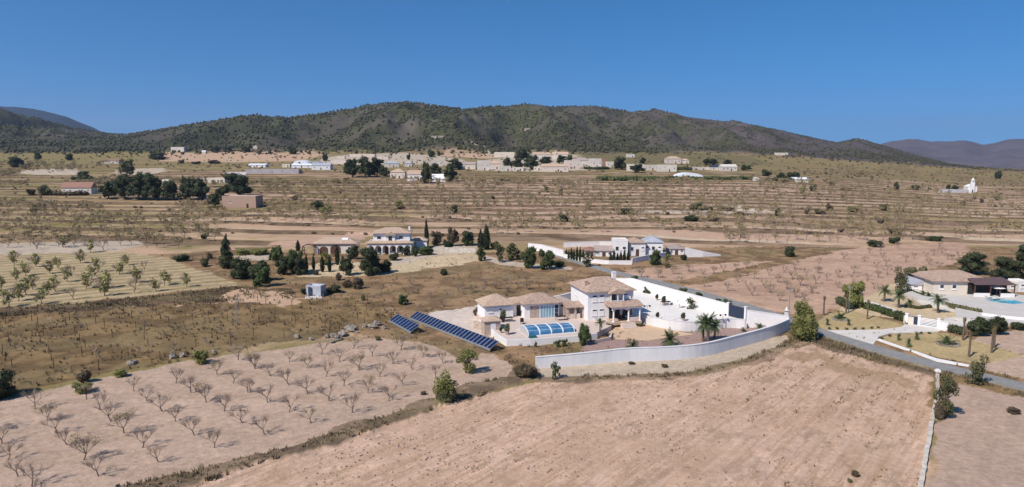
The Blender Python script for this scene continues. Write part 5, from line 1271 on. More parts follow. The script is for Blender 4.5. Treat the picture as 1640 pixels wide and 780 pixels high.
# ------------------------------------------------------------------ dark bushes and pines in the plain
for x0, x1, yt, yb, d in ((990, 1015, 334, 344, 'flat dark mastic bush'), (1102, 1128, 325, 336, 'wide dark mastic bush'), (1128, 1143, 330, 336, 'flat dark bush'), (1148, 1178, 330, 336, 'flat long brown-green bush'), (1090, 1121, 344, 354, 'wide green mastic bush'),
    (1132, 1153, 345, 354, 'dark green bush'), (1134, 1142, 339, 347, 'small dark pointed bush'), (1180, 1193, 337, 346, 'round dark bush'), (1239, 1250, 333, 346, 'upright dark bush'), (1287, 1297, 329, 343, 'twin brown-green bush'),
    (1303, 1326, 334, 343, 'wide dark brown bush'), (1323, 1334, 325, 338, 'upright dark brown bush'), (1357, 1376, 328, 340, 'round grey-green bush'), (1407, 1424, 326, 337, 'round olive bush'), (1254, 1274, 393, 411, 'large round green bush'),
    (1388, 1418, 383, 395, 'long dark bush'), (1422, 1441, 376, 390, 'round dark green bush'), (1424, 1444, 367, 375, 'flat green bush'), (1484, 1508, 377, 386, 'flat dark green bush'), (1405, 1415, 349, 358, 'square dark bush'), (895, 912, 342, 355, 'round dark bush'),
    (720, 735, 328, 340, 'round dark green bush'), (1431, 1441, 291, 304, 'dark upright bush'), (1458, 1475, 296, 304, 'flat dark bush'), (1591, 1604, 273, 286, 'round dark tree-like bush'), (1592, 1601, 312, 321, 'small dark bush'), (1568, 1576, 318, 325, 'small brown bush'),
    (1468, 1475, 313, 319, 'small dark bush'), (1558, 1564, 314, 319, 'tiny dark bush'), (1514, 1522, 295, 303, 'small dark bush'), (1525, 1536, 296, 303, 'small dark green bush'), (1296, 1308, 293, 307, 'upright dark green bush'), (1279, 1290, 297, 309, 'yellow-green bush'),
    (1220, 1236, 271, 282, 'round dark tree-like bush'), (55, 67, 243, 256, 'round dark bush'), (104, 118, 246, 257, 'dark bush'), (14, 38, 251, 268, 'wide dark thicket'), (34, 48, 260, 270, 'brownish thicket'), (122, 144, 274, 284, 'dark mound bush'),
    (52, 72, 324, 333, 'dark low bush'), (48, 60, 331, 340, 'brown low bush'), (62, 84, 296, 312, 'dark olive tree-like bush'), (42, 58, 302, 312, 'brown-green bush'), (335, 352, 233, 244, 'dark tree-like bush'), (357, 372, 234, 243, 'dark bush'),
    (386, 404, 234, 243, 'dark green bush'), (462, 478, 236, 247, 'dark bush'), (236, 268, 244, 256, 'dark scattered thicket'), (284, 296, 255, 262, 'brown bush'), (306, 322, 257, 263, 'brown bush'), (333, 356, 256, 262, 'brown bush'),
    (516, 524, 288, 292, 'small brown bush'), (536, 545, 286, 293, 'small dark bush'), (550, 560, 284, 292, 'dark bush'), (498, 522, 318, 336, 'green bush'), (510, 532, 326, 343, 'yellow-green bush'), (466, 478, 312, 320, 'brown bush'), (632, 648, 320, 334, 'yellow-green bush'),
    (684, 698, 239, 252, 'dark tree-like bush'), (700, 706, 241, 250, 'dark bush'), (650, 658, 246, 256, 'small dark bush'), (800, 818, 286, 290, 'low green bush'), (1372, 1386, 276, 280, 'dark bush'), (1318, 1326, 275, 279, 'dark bush'),
    (1328, 1338, 289, 296, 'dark brown bush'), (1344, 1354, 301, 306, 'small dark bush'), (1356, 1364, 301, 306, 'small dark bush'), (1536, 1546, 322, 328, 'brown bush'), (1340, 1352, 365, 372, 'brown bush'), (893, 902, 302, 312, 'brown bush'), (870, 880, 298, 308, 'olive bush'), (786, 794, 313, 319, 'small brown bush')):
    mk = 'leafbrown' if 'brown' in d else ('leafyellow' if 'yellow' in d else ('leafolive' if 'olive' in d or 'grey' in d else 'leafdark'))
    grow('bush', mk, 'mastic_bush', x0, x1, yt, yb, d, 'bush')
for x0, x1, yt, yb, l in ((160, 188, 291, 318, 'leftmost and lowest pine of the long dark clump'), (184, 216, 280, 319, 'second pine of the long dark clump'), (205, 240, 279, 320, 'broad third pine of the long dark clump'), (228, 264, 279, 320, 'fourth pine of the long dark clump'),
    (260, 288, 290, 320, 'lower fifth pine of the long dark clump'), (286, 314, 285, 319, 'sixth pine of the long dark clump'), (304, 336, 286, 320, 'seventh pine of the long dark clump, below the red roof'), (358, 406, 278, 313, 'rounded dark pine standing apart right of the clump'), (344, 364, 302, 320, 'low pine at the left foot of the rounded one'),
    (333, 353, 308, 332, 'green small pine in front of the long clump'), (551, 578, 255, 284, 'left pine of the wide clump behind the terraces'), (570, 600, 252, 284, 'middle pine of the wide clump behind the terraces'), (592, 616, 253, 282, 'right pine of the wide clump behind the terraces'), (608, 625, 268, 284, 'low green pine right of the wide clump'),
    (673, 692, 261, 294, 'tall dark tree between the tan-roofed and white-roofed sheds'), (708, 734, 265, 291, 'round dark tree right of the white-roofed shed'), (716, 742, 255, 272, 'flat-topped pine above the round dark tree'), (686, 708, 262, 278, 'grey-green tree above the white-roofed shed'),
    (821, 850, 238, 256, 'high dark pine above the village left end'), (804, 822, 253, 268, 'left dark tree in front of the pale village house'), (820, 840, 254, 270, 'middle dark tree in front of the pale village house'), (838, 863, 250, 272, 'large dark tree left of the long village house'), (862, 884, 251, 264, 'dark tree right of the large one'),
    (891, 908, 249, 262, 'dark tree below the church'), (906, 918, 248, 258, 'small dark tree right of the church'), (979, 1003, 252, 272, 'dark round pine right of the red-walled house'), (1009, 1035, 263, 276, 'wide dark tree before the row of low houses'), (1023, 1036, 252, 262, 'small tree behind the row of low houses'),
    (1124, 1140, 254, 264, 'dark tree left of a twin right of the pink house'), (1136, 1151, 254, 264, 'dark tree right of a twin right of the pink house'), (1157, 1173, 256, 264, 'dark flat tree above the blue-roofed house'), (1242, 1262, 277, 290, 'left dark tree of the grove at the low white farmhouse'), (1258, 1284, 276, 289, 'right dark tree of the grove at the low white farmhouse'), (1186, 1204, 264, 273, 'dark tree between blue-roofed house and grove')):
    grow('pine' if yb-yt > 12 else 'tree', 'leafdark', 'pine_tree', x0, x1, yt, yb, '', 'pine', label=l)
grow('pine', 'leafolive', 'lone_tree', 192, 215, 256, 281, '', 'tree', label='lone pale-trunked tree standing above the long dark clump')
grow('cypress', 'cyp', 'cypress', 517, 521.5, 245, 258, '', 'cypress', label='left one of two dark cypresses above the lavender sheds')
grow('cypress', 'cyp', 'cypress', 520.5, 525, 245, 258, '', 'cypress', label='right one of two dark cypresses above the lavender sheds')
hedge([(962, 291.0), (1040, 290.5), (1110, 290.5)], 1, 1, '', z=0) if False else None
def fhedge(pts, h, t, label, mk='leafdark'):
    P = [G(a, b) for a, b in pts]; base = P[0]; lm = []; gg = np.random.default_rng(8)
    for a, b in zip(P[:-1], P[1:]):
        n = max(2, int((b-a).length/(t*.8)))
        for i in range(n):
            p = a+(b-a)*(i+.5)/n-base; q = gg.uniform(.8, 1.15); lm.append((p.x, p.y+gg.uniform(-.5, .5), h*.45*q, t*.6, t*.6, h*.5*q))
    V, Fq = leafcloud(lm, len(lm)*60, .3, seed=4)
    for l in lm:
        v, f = ico_lump(l[:3], (l[3]*.9, l[4]*.9, l[5]*.9), gg); Fq = np.concatenate([Fq, f+len(V)]); V = np.concatenate([V, v])
    return tag(link('tree_row', npmesh('tree_row', V, Fq, M[mk]), None, base), label, 'hedge')
fhedge([(955, 289), (1010, 290), (1080, 289.5), (1130, 289)], 3.4, 3, 'long dark green hedge along the front of the green field', 'leafgreen')
fhedge([(1130, 288), (1170, 288), (1205, 288)], 2.6, 3, 'shorter hedge right of the domed greenhouse', 'leafgreen')
fhedge([(1225, 290), (1250, 291), (1268, 291)], 2.6, 3, 'low dark hedge by the low white farmhouse')
fhedge([(935, 271), (955, 272), (975, 271)], 2.6, 2.5, 'dark hedge below the red-walled house')
fhedge([(1084, 272), (1108, 273)], 3.2, 3, 'dark hedge below the pink hillside house')
fhedge([(112, 288), (150, 287)], 3, 4, 'dark thicket strip behind the red-roofed farmhouse')
fhedge([(72, 312), (100, 313), (140, 312)], 2.5, 3, 'scrubby hedge in front of the red-roofed farmhouse', 'leafbrown')

# ------------------------------------------------------------------ distant houses
S_ = simple
S_(97, 146, 291, 311, 'gable', 'red-roofed farmhouse half hidden by bushes at far left', rm='tile_red', wm='cream', d=7, nwin=4, hf=.5, name='farmhouse')
S_(356, 412, 312, 333, 'flat', 'unfinished raw brick barn with pale flat roof', 'barn', wm='brick', rm='cream', d=8, nwin=1, name='brick_barn', door_m='dark')
S_(651, 676, 272, 289, 'gable', 'tan-roofed shed with a white front among dark trees', 'shed', wm='white', rm='tile_tan', d=9, nwin=1, name='shed', hf=.55)
S_(691, 715, 278, 291, 'gable', 'white-roofed shed between two dark trees', 'shed', wm='whitemetal' , rm='roofwhite', d=8, nwin=0, name='shed', hf=.3)
S_(624, 649, 270, 286, 'hip', 'tan farmhouse left of the tan-roofed shed', wm='cream', d=8, nwin=3, name='farmhouse')
VH = [(614, 639, 258, 268, 'hip', 'roofgrey', 'white', 'white house with grey-lilac roof, left of the pair above the tan farmhouse'), (648, 660, 258, 267, 'hip', 'roofgrey', 'white', 'small white house with lilac roof, right of the pair above the tan farmhouse'),
 (689, 708, 256, 266, 'flat', 'concrete', 'white', 'white box house behind the white-roofed shed'), (733, 763, 259, 271, 'gable', 'tile_grey', 'cream', 'long pale house with greyish roof at the village left end'),
 (764, 783, 256, 273, 'flat', 'roofgrey', 'white', 'tall white village house with lilac flat roof'), (783, 804, 257, 271, 'hip', 'tile_tan', 'pinkwall', 'pinkish village house right of the tall white one'),
 (792, 824, 243, 252, 'flat', 'concrete', 'cream', 'wide pale house high behind the village trees'), (800, 818, 265, 274, 'flat', 'concrete', 'white', 'low white house in front of the pinkish village house'),
 (820, 838, 267, 274, 'flat', 'tile_tan', 'cream', 'low cream house under the middle dark trees'), (848, 872, 243, 256, 'gable', 'tile_tan', 'white', 'white house with tan roof left of the church'),
 (870, 884, 244, 253, 'hip', 'tile_tan', 'white', 'small white house touching the church left side'), (866, 912, 262, 275, 'gable', 'tile_tan', 'pinkwall', 'long village house with pink tiled roof'),
 (905, 928, 256, 270, 'flat', 'concrete', 'pinkwall', 'stepped pink house above the long village house'), (918, 946, 252, 266, 'hip', 'tile_grey', 'white', 'white house with grey roof right of the stepped pink one'),
 (944, 963, 253, 268, 'flat', 'roofgrey', 'white', 'white cube house with a dark cypress-like door'), (962, 972, 253, 266, 'flat', 'tile_red', 'tile_red', 'narrow red-walled house at the village right end'), (971, 983, 258, 268, 'flat', 'concrete', 'cream', 'little cream house left of the dark round pine'),
 (855, 866, 266, 273, 'flat', 'concrete', 'cream', 'tiny cream house left of the long village house'), (1006, 1030, 262, 274, 'flat', 'concrete', 'cream', 'low cream house behind the wide dark tree'), (1032, 1053, 263, 273, 'flat', 'tile_tan', 'white', 'low white house, second in the low row'),
 (1054, 1084, 263, 275, 'flat', 'concrete', 'white', 'wide white house, third in the low row'), (1066, 1092, 250, 262, 'hip', 'tile_tan', 'pinkwall', 'pink hillside house with darker side wall'), (1091, 1104, 254, 262, 'hip', 'tile_tan', 'cream', 'small cream house right of the pink hillside one'),
 (1108, 1138, 267, 272, 'flat', 'concrete', 'white', 'very low white wall-like house'), (1138, 1156, 264, 273, 'gable', 'gate', 'white', 'white house with dark blue roof'), (1155, 1181, 263, 274, 'gable', 'concrete', 'white', 'white gabled house right of the dark blue roof'),
 (1208, 1217, 284, 290, 'gable', 'concrete', 'cream', 'tiny tan hut left of the grove'), (1268, 1296, 284, 292, 'gable', 'roofwhite', 'white', 'low white farmhouse with a pale sloping roof'), (1244, 1262, 244, 249, 'flat', 'concrete', 'cream', 'long tan ruin at the foot of the right hill'),
 (274, 296, 235, 243, 'flat', 'concrete', 'white', 'pale house at the foot of the left hill slope'), (405, 412, 233, 238, 'hip', 'tile_tan', 'cream', 'tiny cream house on the left hill foot'), (323, 329, 241, 246, 'gable', 'roofwhite', 'white', 'tiny white gable left of the dark tree'),
 (311, 327, 280, 290, 'hip', 'tile_red', 'cream', 'house with red roof peeking over the long dark pine clump'), (332, 361, 284, 293, 'flat', 'cream', 'cream', 'long pale yellow building between pine clump and rounded pine'), (260, 271, 286, 297, 'flat', 'concrete', 'cream', 'pale house glimpsed between the clump pines'),
 (166, 192, 255, 262, 'gable', 'tile_red', 'white', 'small white house with red roof left of the lone tree'), (315, 327, 310, 318, 'gable', 'roofwhite', 'white', 'little white tent-like shed under the dark pine clump'), (1004, 1016, 246, 252, 'flat', 'concrete', 'white', 'tiny white house high on the yellow slope'),
 (691, 712, 217, 221, 'flat', 'rock', 'stone', 'tan house on the centre hill near the winding track'), (840, 850, 205, 209, 'flat', 'rock', 'stone', 'tiny pale house on the middle hill slope')]
for x0, x1, yt, yb, rf, rm, wm, l in VH:
    S_(x0, x1, yt, yb, rf, l, 'house', wm=('villwhite' if wm == 'white' else wm), rm=rm, nwin=(3 if x1-x0 > 18 else 1), group='village houses', name='village_house', dr=(x1-x0 > 9))
# church with bell gable
ch = S_(884, 911, 243, 255, 'gable', 'church with small bell gable in the village', 'church', wm='cream', rm='tile_tan', nwin=2, name='church', d=12)
MB().box(-.9, .9, -.5, .5, 0, 8.5).box(-.5, .5, -.3, .3, 8.5, 10.2).build('bell_gable', M['cream'], ch).location = (-5.5, -5.6, 0)
# white chapel on the right
cc = G(1557, 309); k = cc.y/F
cp = empty('chapel', (cc.x, cc.y+2, cc.z), R(-8), 'tiny white chapel with a pointed bell tower on the right plain', 'chapel')
MB().box(-2.6, 3.2, -2, 4, -1, 4.2).add([(-2.6, -2, 4.2), (3.2, -2, 4.2), (.3, -2, 5.6), (-2.6, 4, 4.2), (3.2, 4, 4.2), (.3, 4, 5.6)], [(0, 1, 2), (4, 3, 5)]).build('nave_wall', M['white'], cp)
MB().add([(-2.9, -2.2, 4.15), (3.5, -2.2, 4.15), (.3, -2.2, 5.75), (-2.9, 4.2, 4.15), (3.5, 4.2, 4.15), (.3, 4.2, 5.75)], [(0, 2, 5, 3), (1, 4, 5, 2)]).build('roof', M['white'], cp)
MB().box(-1.5, .9, -3.4, -2.003, -1, 7.2).box(-1.1, .5, -3.2, -2.2, 7.2, 8.6).add([(-1.2, -3.3, 8.6), (.6, -3.3, 8.6), (.6, -2.1, 8.6), (-1.2, -2.1, 8.6), (-.3, -2.7, 10.6)], [(0, 1, 4), (1, 2, 4), (2, 3, 4), (3, 0, 4)]).build('bell_tower', M['white'], cp)
MB().box(-.7, .1, -3.45, -3.402, -.1, 2.2).build('door', M['dark'], cp); MB().box(-.6, 0, -3.23, -3.202, 7.4, 8.3).build('bell_opening', M['dark'], cp)
wall_line('chapel_wall', [G(1503, 308)[:2], G(1530, 308.5)[:2], G(1551, 309)[:2]], 2.2, .4, M['white'], 'long low white wall running left from the chapel')
wall_line('village_wall', [G(364, 281)[:2], G(395, 281)[:2]], 2.6, .4, M['greywall'], 'grey-green wall left of the lavender warehouse')
# sheds left of centre
S_(394, 478, 270, 278, 'flat', 'lavender grey warehouse, long low front', 'warehouse', wm='lav', rm='lav', nwin=5, name='warehouse', dr=False, rz=0)
S_(397, 426, 262, 268, 'gable', 'white sheet-roofed shed behind the lavender warehouse', 'shed', wm='white', rm='roofwhite', nwin=2, name='shed', rz=0)
S_(466, 500, 262, 269, 'gable', 'long pale-roofed shed right of the lavender warehouse', 'shed', wm='greywall', rm='roofwhite', nwin=2, name='shed', rz=0)
S_(498, 530, 261, 272, 'gable', 'lilac-roofed shed left of the wide pine clump', 'shed', wm='greywall', rm='roofgrey', nwin=2, name='shed', rz=0)
S_(452, 464, 262, 268, 'flat', 'tiny pale box building between the sheds', 'shed', wm='cream', rm='concrete', nwin=1, name='shed', rz=0)
def tunnel(px0, px1, yt, yb, label, m='roofwhite', name='polytunnel', prof=1.0):
    a = G((px0+px1)/2, yb); k = a.y/F; w_ = (px1-px0)*k; h = (yb-yt)*k*.9; n = 12; b = MB(); d = 14
    r = empty(name, (a.x, a.y, a.z), 0, label, 'greenhouse')
    A = [(-w_/2*math.cos(math.pi*i/n), 0, h*math.sin(math.pi*i/n)**prof) for i in range(n+1)]; B = [(x, d, z) for x, y, z in A]
    b.add(A+B, [(i, i+1, n+2+i, n+1+i) for i in range(n)]+[tuple(range(n+1))[::-1], tuple(range(n+1, 2*n+2))]); b.build('cover', M[m], r)
    MB().box(-w_*.14, -w_*.03, -.1, -.003, 0, h*.55).build('opening', M['dark'], r); return r
tunnel(1081, 1130, 276, 286, 'pale domed greenhouse tent in the green field', prof=1.25, name='greenhouse')
tunnel(469, 494, 256, 263, 'white polytunnel above the long sheds')
tunnel(489, 513, 258, 263, 'lower lilac polytunnel right of the white one', m='roofgrey')
for i, (x0, x1, yt, yb, l) in enumerate(((530, 556, 255, 262, 'whitish quarry-like shed behind the wide pine clump left'), (540, 552, 249, 254, 'small pink box on the pale ground above the pines'), (560, 600, 246, 251, 'flat pale platform building above the pine clump'), (604, 622, 250, 255, 'flat pale building right above the pine clump'))):
    S_(x0, x1, yt, yb, 'flat', l, 'shed', wm='pinkwall', rm='concrete', nwin=1, name='shed', rz=0, dr=False)
# pump hut
ph = G(504, 475); hu = bld('pump_hut', (ph.x, ph.y+1.2, ph.z), R(-14), 3.4, 2.2, 2.0, .1, 'pale grey box-shaped pump hut on the scrubland', 'hut', 'roofgrey', 'roofwhite', flat=True)
door(hu, -.7, -1.3, 0, .8, 2.0, 'gate'); MB().box(1.82, 2.3, -.9, -.2, 0, 1.0).build('meter_box', M['gate'], hu)
slab('hut_pad', gp([(490, 475), (515, 474), (516, 478), (488, 478)], 0), -.2, .07, conc)
# boulders
for i, (px, py, s) in enumerate(((535, 540, 1.0), (541, 545, 1.3), (549, 538, 1.5), (561, 530, 1.6), (568, 527, 1.0), (583, 524, .9), (597, 526, 1.3), (604, 522, 1.4), (524, 541, .9), (476, 541, .9), (211, 585, 1.2), (277, 574, 1.0), (292, 571, .9), (572, 534, .7), (532, 549, .8), (498, 545, .7), (342, 565, .7), (615, 527, .9), (588, 541, .6))):
    g_ = np.random.default_rng(i+60); v, f = ico_lump((0, 0, .25*s), (s*.62, s*.42, s*.42), g_, .32)
    tag(link('boulder', npmesh('boulder', v, f, M['rock']), None, G(px, py), i), uniq('grey boulder on the vineyard bank' if s > 1 else 'small pale boulder', px, py), 'boulder', 'boulders along the vineyard bank')
# vine stakes
vs = 0; STK = []; VNS = []
st = MB().tube((0, 0, -.1), (0, 0, 1.5), .055, .05, 6).mesh('vine_stake', M['brownwood'])
vt_ = MB(); g = random.Random(4)
for k in range(26):
    a = g.uniform(0, 6.28); vt_.tube((0, 0, .5), (g.uniform(.2, .6)*math.cos(a), g.uniform(.2, .6)*math.sin(a), g.uniform(.5, 1.2)), .018, .01, 3)
vt_.tube((0, 0, -.1), (0, 0, .6), .05, .04, 5); vm_ = vt_.mesh('vine', M['twig'])
a0 = G(20, 625); b0 = G(600, 525); ax = (b0-a0).normalized(); ay = Vector((-ax.y, ax.x, 0)); Pv = POLY['vine']
Pv_in = lambda x, y: bool(inpoly(np.array([x]), np.array([y]), Pv)[0])
for r_ in range(12):
    for c_ in range(-2, 20):
        p = a0+ax*(c_*4.6+random.uniform(-.7, .7))+ay*(3+r_*4.4+random.uniform(-.4, .4)); 
        if not Pv_in(p.x, p.y): continue
        px, py = PX(p.x, p.y, 0)
        if px < -10: continue
        p.z = float(hb(p.x, p.y)); vs += 1
        if vs % 2 or random.random() < .35:
            s = random.uniform(.75, 1.1); ns_ = sum(1 for q_ in STK if q_ == r_); STK.append(r_); tag(link('vine_stake', st, None, p, 0, (1, 1, s)), f'thin dark stake, {ORD[ns_]} from left in {ORD[r_]} line of the overgrown vineyard', 'stake', 'stakes of the overgrown vineyard')
        if random.random() < .5:
            q = p+ax*1.6; q.z = float(hb(q.x, q.y)); s = random.uniform(.8, 1.3); nv_ = sum(1 for q_ in VNS if q_ == r_); VNS.append(r_); tag(link('vine', vm_, None, q, random.uniform(0, 6), (s, s, s)), f'straggly bare vine, {ORD[nv_]} from left in {ORD[r_]} line of the overgrown vineyard', 'vine', 'vines of the overgrown vineyard')
# channel wall on the right
ch_ = [G(1502, 600)[:2], G(1500, 640)[:2], G(1494, 668)[:2], G(1486, 715)[:2], G(1478, 760)[:2], G(1470, 815)[:2]]
cw = wall_line('channel_wall', [(a+random.uniform(-.06, .06), b) for a, b in curve(ch_, 8)], .38, .42, M['whitestone'], 'crumbling pale stone irrigation channel between the two pink fields')
pl = empty('valve_pillar', G(1501, 606), 0, 'small white capped pillar at the top of the stone channel', 'pillar')
MB().box(-.16, .16, -.16, .16, -.2, .9).build('shaft', M['pinkwall'], pl); MB().box(-.28, .28, -.28, .28, .902, 1.15).box(-.2, .2, -.2, .2, 1.152, 1.28).build('cap', M['white'], pl)
# lamp posts, pole, satellite dish and yard things
def lamp(px, yb, yt, z, label, double=True, name='lamp_post'):
    p = GP(px, yb, z); h = (yb-yt)*p.y/F; r = empty(name, p, ROT, label, 'lamp post')
    MB().tube((0, 0, -.1), (0, 0, h), .06, .045, 8).tube((0, 0, 0), (0, 0, .3), .12, .1, 8).build('post', M['whitemetal'] if not double else M['metal'], r)
    for s in ((-1, 1) if double else (1,)):
        MB().tube((0, 0, h-.1), (s*.5, 0, h), .03, .03, 5).build('arm', M['metal'], r)
        MB().tube((s*.5, 0, h-.16), (s*.5, 0, h+.02), .2, .1, 10).tube((s*.5, 0, h-.3), (s*.5, 0, h-.16), .12, .19, 10).build('lamp_head', M['black'], r)
lamp(1036, 509, 488, ZY, 'double-headed lamp post beside the villa porch'); lamp(1071, 514.5, 484, ZY, 'tall pale lamp post in the middle of the white yard', False); lamp(1157, 527, 502, .12, 'double-headed lamp post in front of the sliding gate')
def dish(px, py):
    p = GP(px, py, ZY); r = empty('satellite_dish', p, 0, 'white satellite dish on a short pole in the white yard', 'dish')
    MB().tube((0, 0, -.1), (0, 0, 1.1), .05, .05, 6).build('pole', M['metal'], r)
    b = MB(); c = []; n = 14
    V = [(0, .14, 0)]+[(.28*math.cos(t), .08, .28*math.sin(t)) for t in [2*math.pi*i/n for i in range(n)]]+[(.55*math.cos(t), -.08, .55*math.sin(t)) for t in [2*math.pi*i/n for i in range(n)]]
    o = MB().add(V, [(0, 1+(i+1) % n, 1+i) for i in range(n)]+[(1+i, 1+(i+1) % n, 1+n+(i+1) % n, 1+n+i) for i in range(n)]).build('bowl', M['whitemetal'], r); o.location = (0, -.05, 1.2); o.rotation_euler.x = R(-35)
dish(1088, 493)
def flow(px, py, z, label, s=1., mk='leafdark'):
    p = GP(px, py, z); r = empty('potted_plant', p, 0, label, 'potted plant')
    MB().tube((0, 0, 0), (0, 0, .4*s), .18*s, .26*s, 10).build('pot', M['tile_tan'], r)
    link('leaves', crown_mesh('bush', mk, 1, 2), r, (0, 0, .35*s), 0, (.8*s, .8*s, .9*s))
flow(1052, 481, ZY, 'dark potted plant against the white back wall, left'); flow(1063, 487, ZY, 'potted plant next to the wall table', 1.3); flow(1053, 511, ZY, 'dark potted plant by the grey retaining wall, left', 1.0); flow(1094, 514, ZY, 'dark potted plant by the grey retaining wall, right', 1.2)
flow(802, 533, ZP, 'dark potted plant at the left edge of the pool terrace', .8); flow(812, 536, ZP, 'tall potted plant on the pool terrace near the stone hut', 1.5, 'leafolive'); flow(806, 514, ZP, 'twiggy plant in front of the square outbuilding', 1.6, 'leafolive')
def chair(px, py, z, label, rz=0, m='black'):
    r = empty('garden_chair', GP(px, py, z), rz, label, 'chair')
    MB().box(-.3, .3, -.3, .3, .4, .48).build('seat', M[m], r); MB().box(-.3, .3, .25, .32, .481, 1.0).build('backrest', M[m], r)
    for a in (-.27, .27):
        for b in (-.27, .27): MB().tube((a, b, 0), (a, b, .4), .025, .025, 5).build('leg', M[m], r)
def table(px, py, z, label, w_=.8, m='black', name='garden_table'):
    r = empty(name, GP(px, py, z), ROT, label, 'table'); MB().box(-w_, w_, -.45, .45, .7, .76).build('table_top', M[m], r)
    for a in (-w_+.08, w_-.08):
        for b in (-.38, .38): MB().tube((a, b, 0), (a, b, .7), .03, .03, 5).build('leg', M[m], r)
table(813, 515, ZP, 'dark low table in front of the square outbuilding', .9); chair(803, 516, ZP, 'dark chair left of the low table by the outbuilding'); chair(836, 519, ZP, 'bulky black chair outside the pool house'); table(898, 513, ZP, 'dark garden table in front of the small annex', .9)
chair(993, 514, ZP+.05, 'dark chair under the villa porch, left one', ROT); chair(999, 513, ZP+.05, 'dark chair under the villa porch, right one', ROT)
table(1066, 489, ZY, 'dark slatted table in the white yard', .9)
fb = GP(975, 518, ZP); ft = empty('stone_fountain', GP(973, 520.5, .9), 0, 'small stone basin fountain left of the porch steps', 'fountain')
MB().tube((0, 0, -.8), (0, 0, .3), .25, .2, 10).build('pedestal', M['stone'], ft); MB().tube((0, 0, .3), (0, 0, .5), .3, .6, 14).build('basin', M['stone'], ft)
vz = empty('gate_ornament', GP(1259, 512, 1.2), 0, 'pale stone urn lamp on the estate corner post', 'ornament')
MB().box(-.25, .25, -.25, .25, -1.6, 1.3).build('pedestal', M['white'], vz); MB().tube((0, 0, 1.3), (0, 0, 1.7), .12, .45, 12).tube((0, 0, 1.7), (0, 0, 2.3), .25, .08, 10).build('urn', M['white'], vz)
def upole(px, yb, yt, label):
    p = G(px, yb); h = (yb-yt)*p.y/F; r = empty('utility_pole', p, 0, label, 'utility pole')
    MB().tube((0, 0, -.3), (0, 0, h), .10, .07, 8).build('pole', M['metal'], r); MB().box(-.5, .5, -.04, .04, h-.5, h-.42).build('crossarm', M['metal'], r)
upole(1263, 512, 458, 'slim grey utility pole behind the estate corner'); upole(1017, 432, 408, 'slim utility pole in front of the courtyard villa'); upole(1359, 500, 455, 'slim pole beside the light willow'); upole(380, 522, 475, 'slim pole at the vineyard top edge')
# parasol and furniture at the ranch pool
ps = empty('parasol', GP(1596, 474, .5), 0, 'white parasol over the terrace by the turquoise pool', 'parasol')
MB().tube((0, 0, 0), (0, 0, 2.2), .04, .03, 6).build('pole', M['metal'], ps)
n = 8; MB().add([(0, 0, 2.4)]+[(1.5*math.cos(2*math.pi*i/n), 1.5*math.sin(2*math.pi*i/n), 1.75) for i in range(n)], [(0, 1+i, 1+(i+1) % n) for i in range(n)]).build('canopy', M['white'], ps)
for i, (px, py) in enumerate(((1583, 478), (1591, 480), (1600, 479.5))):
    r = empty('sun_lounger', GP(px, py, .5), R(100), f'white sun lounger by the turquoise pool, {["left", "middle", "right"][i]} one', 'sun lounger', 'sun loungers by the turquoise pool')
    MB().box(-.3, .3, -.9, .4, .3, .38).build('seat', M['white'], r); MB().add([(-.3, .4, .38), (.3, .4, .38), (.3, .9, .75), (-.3, .9, .75), (-.3, .4, .3), (.3, .4, .3), (.3, .92, .68), (-.3, .92, .68)], [(0, 1, 2, 3), (7, 6, 5, 4), (0, 4, 5, 1), (2, 6, 7, 3), (1, 5, 6, 2), (0, 3, 7, 4)]).build('backrest', M['white'], r)
    for a in (-.25, .25):
        for b in (-.8, .3): MB().tube((a, b, 0), (a, b, .3), .03, .03, 5).build('leg', M['metal'], r)
grow('bush', 'leafgreen', 'potted_bush', 1606, 1620, 462, 476, '', 'bush', label='dark green bush beside the brown door of the ranch annex')
wall_line('garden_wall', gp([(1572, 509), (1600, 513), (1640, 517)], 0), .95, .25, M['white'], 'low white wall under the ranch pool terrace')

# ------------------------------------------------------------------ ground cover and the wood on the hills
g = np.random.default_rng(42)
def scatter(polyname, n):
    P = np.array(POLY[polyname]); lo = P.min(0); hi = P.max(0); out = []
    while len(out) < n:
        c = g.uniform(lo, hi, (n*2, 2)); m = inpoly(c[:, 0], c[:, 1], POLY[polyname]); c = c[m]
        den = fbm(c[:, 0]/4, c[:, 1]/4, 91, 3) > g.uniform(.3, .62, len(c)); out += [tuple(q) for q in c[den]]
        if not len(c): break
    return np.array(out[:n])
def tufts(pts, hmin, hmax, blades, name, m, label, cat, wid=.05, spread=.25):
    n = len(pts); z = hb(pts[:, 0], pts[:, 1])
    N = n*blades; b = np.repeat(np.c_[pts, z], blades, 0)
    sz = np.repeat(g.uniform(hmin, hmax, n), blades)*g.uniform(.6, 1.1, N)
    a = g.uniform(0, 6.28, N); r = spread*sz*g.uniform(0, 1, N); q = g.uniform(0, 6.28, N)
    base = b+np.c_[np.cos(q)*r, np.sin(q)*r, np.full(N, -.12)]; tip = base+np.c_[np.cos(a)*sz*.45, np.sin(a)*sz*.45, sz+.1]
    s = np.c_[np.cos(a+1.57), np.sin(a+1.57), np.zeros(N)]*(wid*(.5+sz))[:, None]
    V = np.stack([base-s, base+s, tip+s*.5, tip-s*.5], 1).reshape(-1, 3)
    tag(link(name, npmesh(name, V, np.arange(4*N).reshape(-1, 4), m)), label, cat, kind='stuff')
pts = np.concatenate([scatter('bankC', 800), scatter('vergeW', 900), scatter('vergeH', 500), scatter('bankE', 1200), scatter('vine', 1500), scatter('estate_ground', 900), scatter('scrub_mid', 2600), scatter('roadside', 120)])
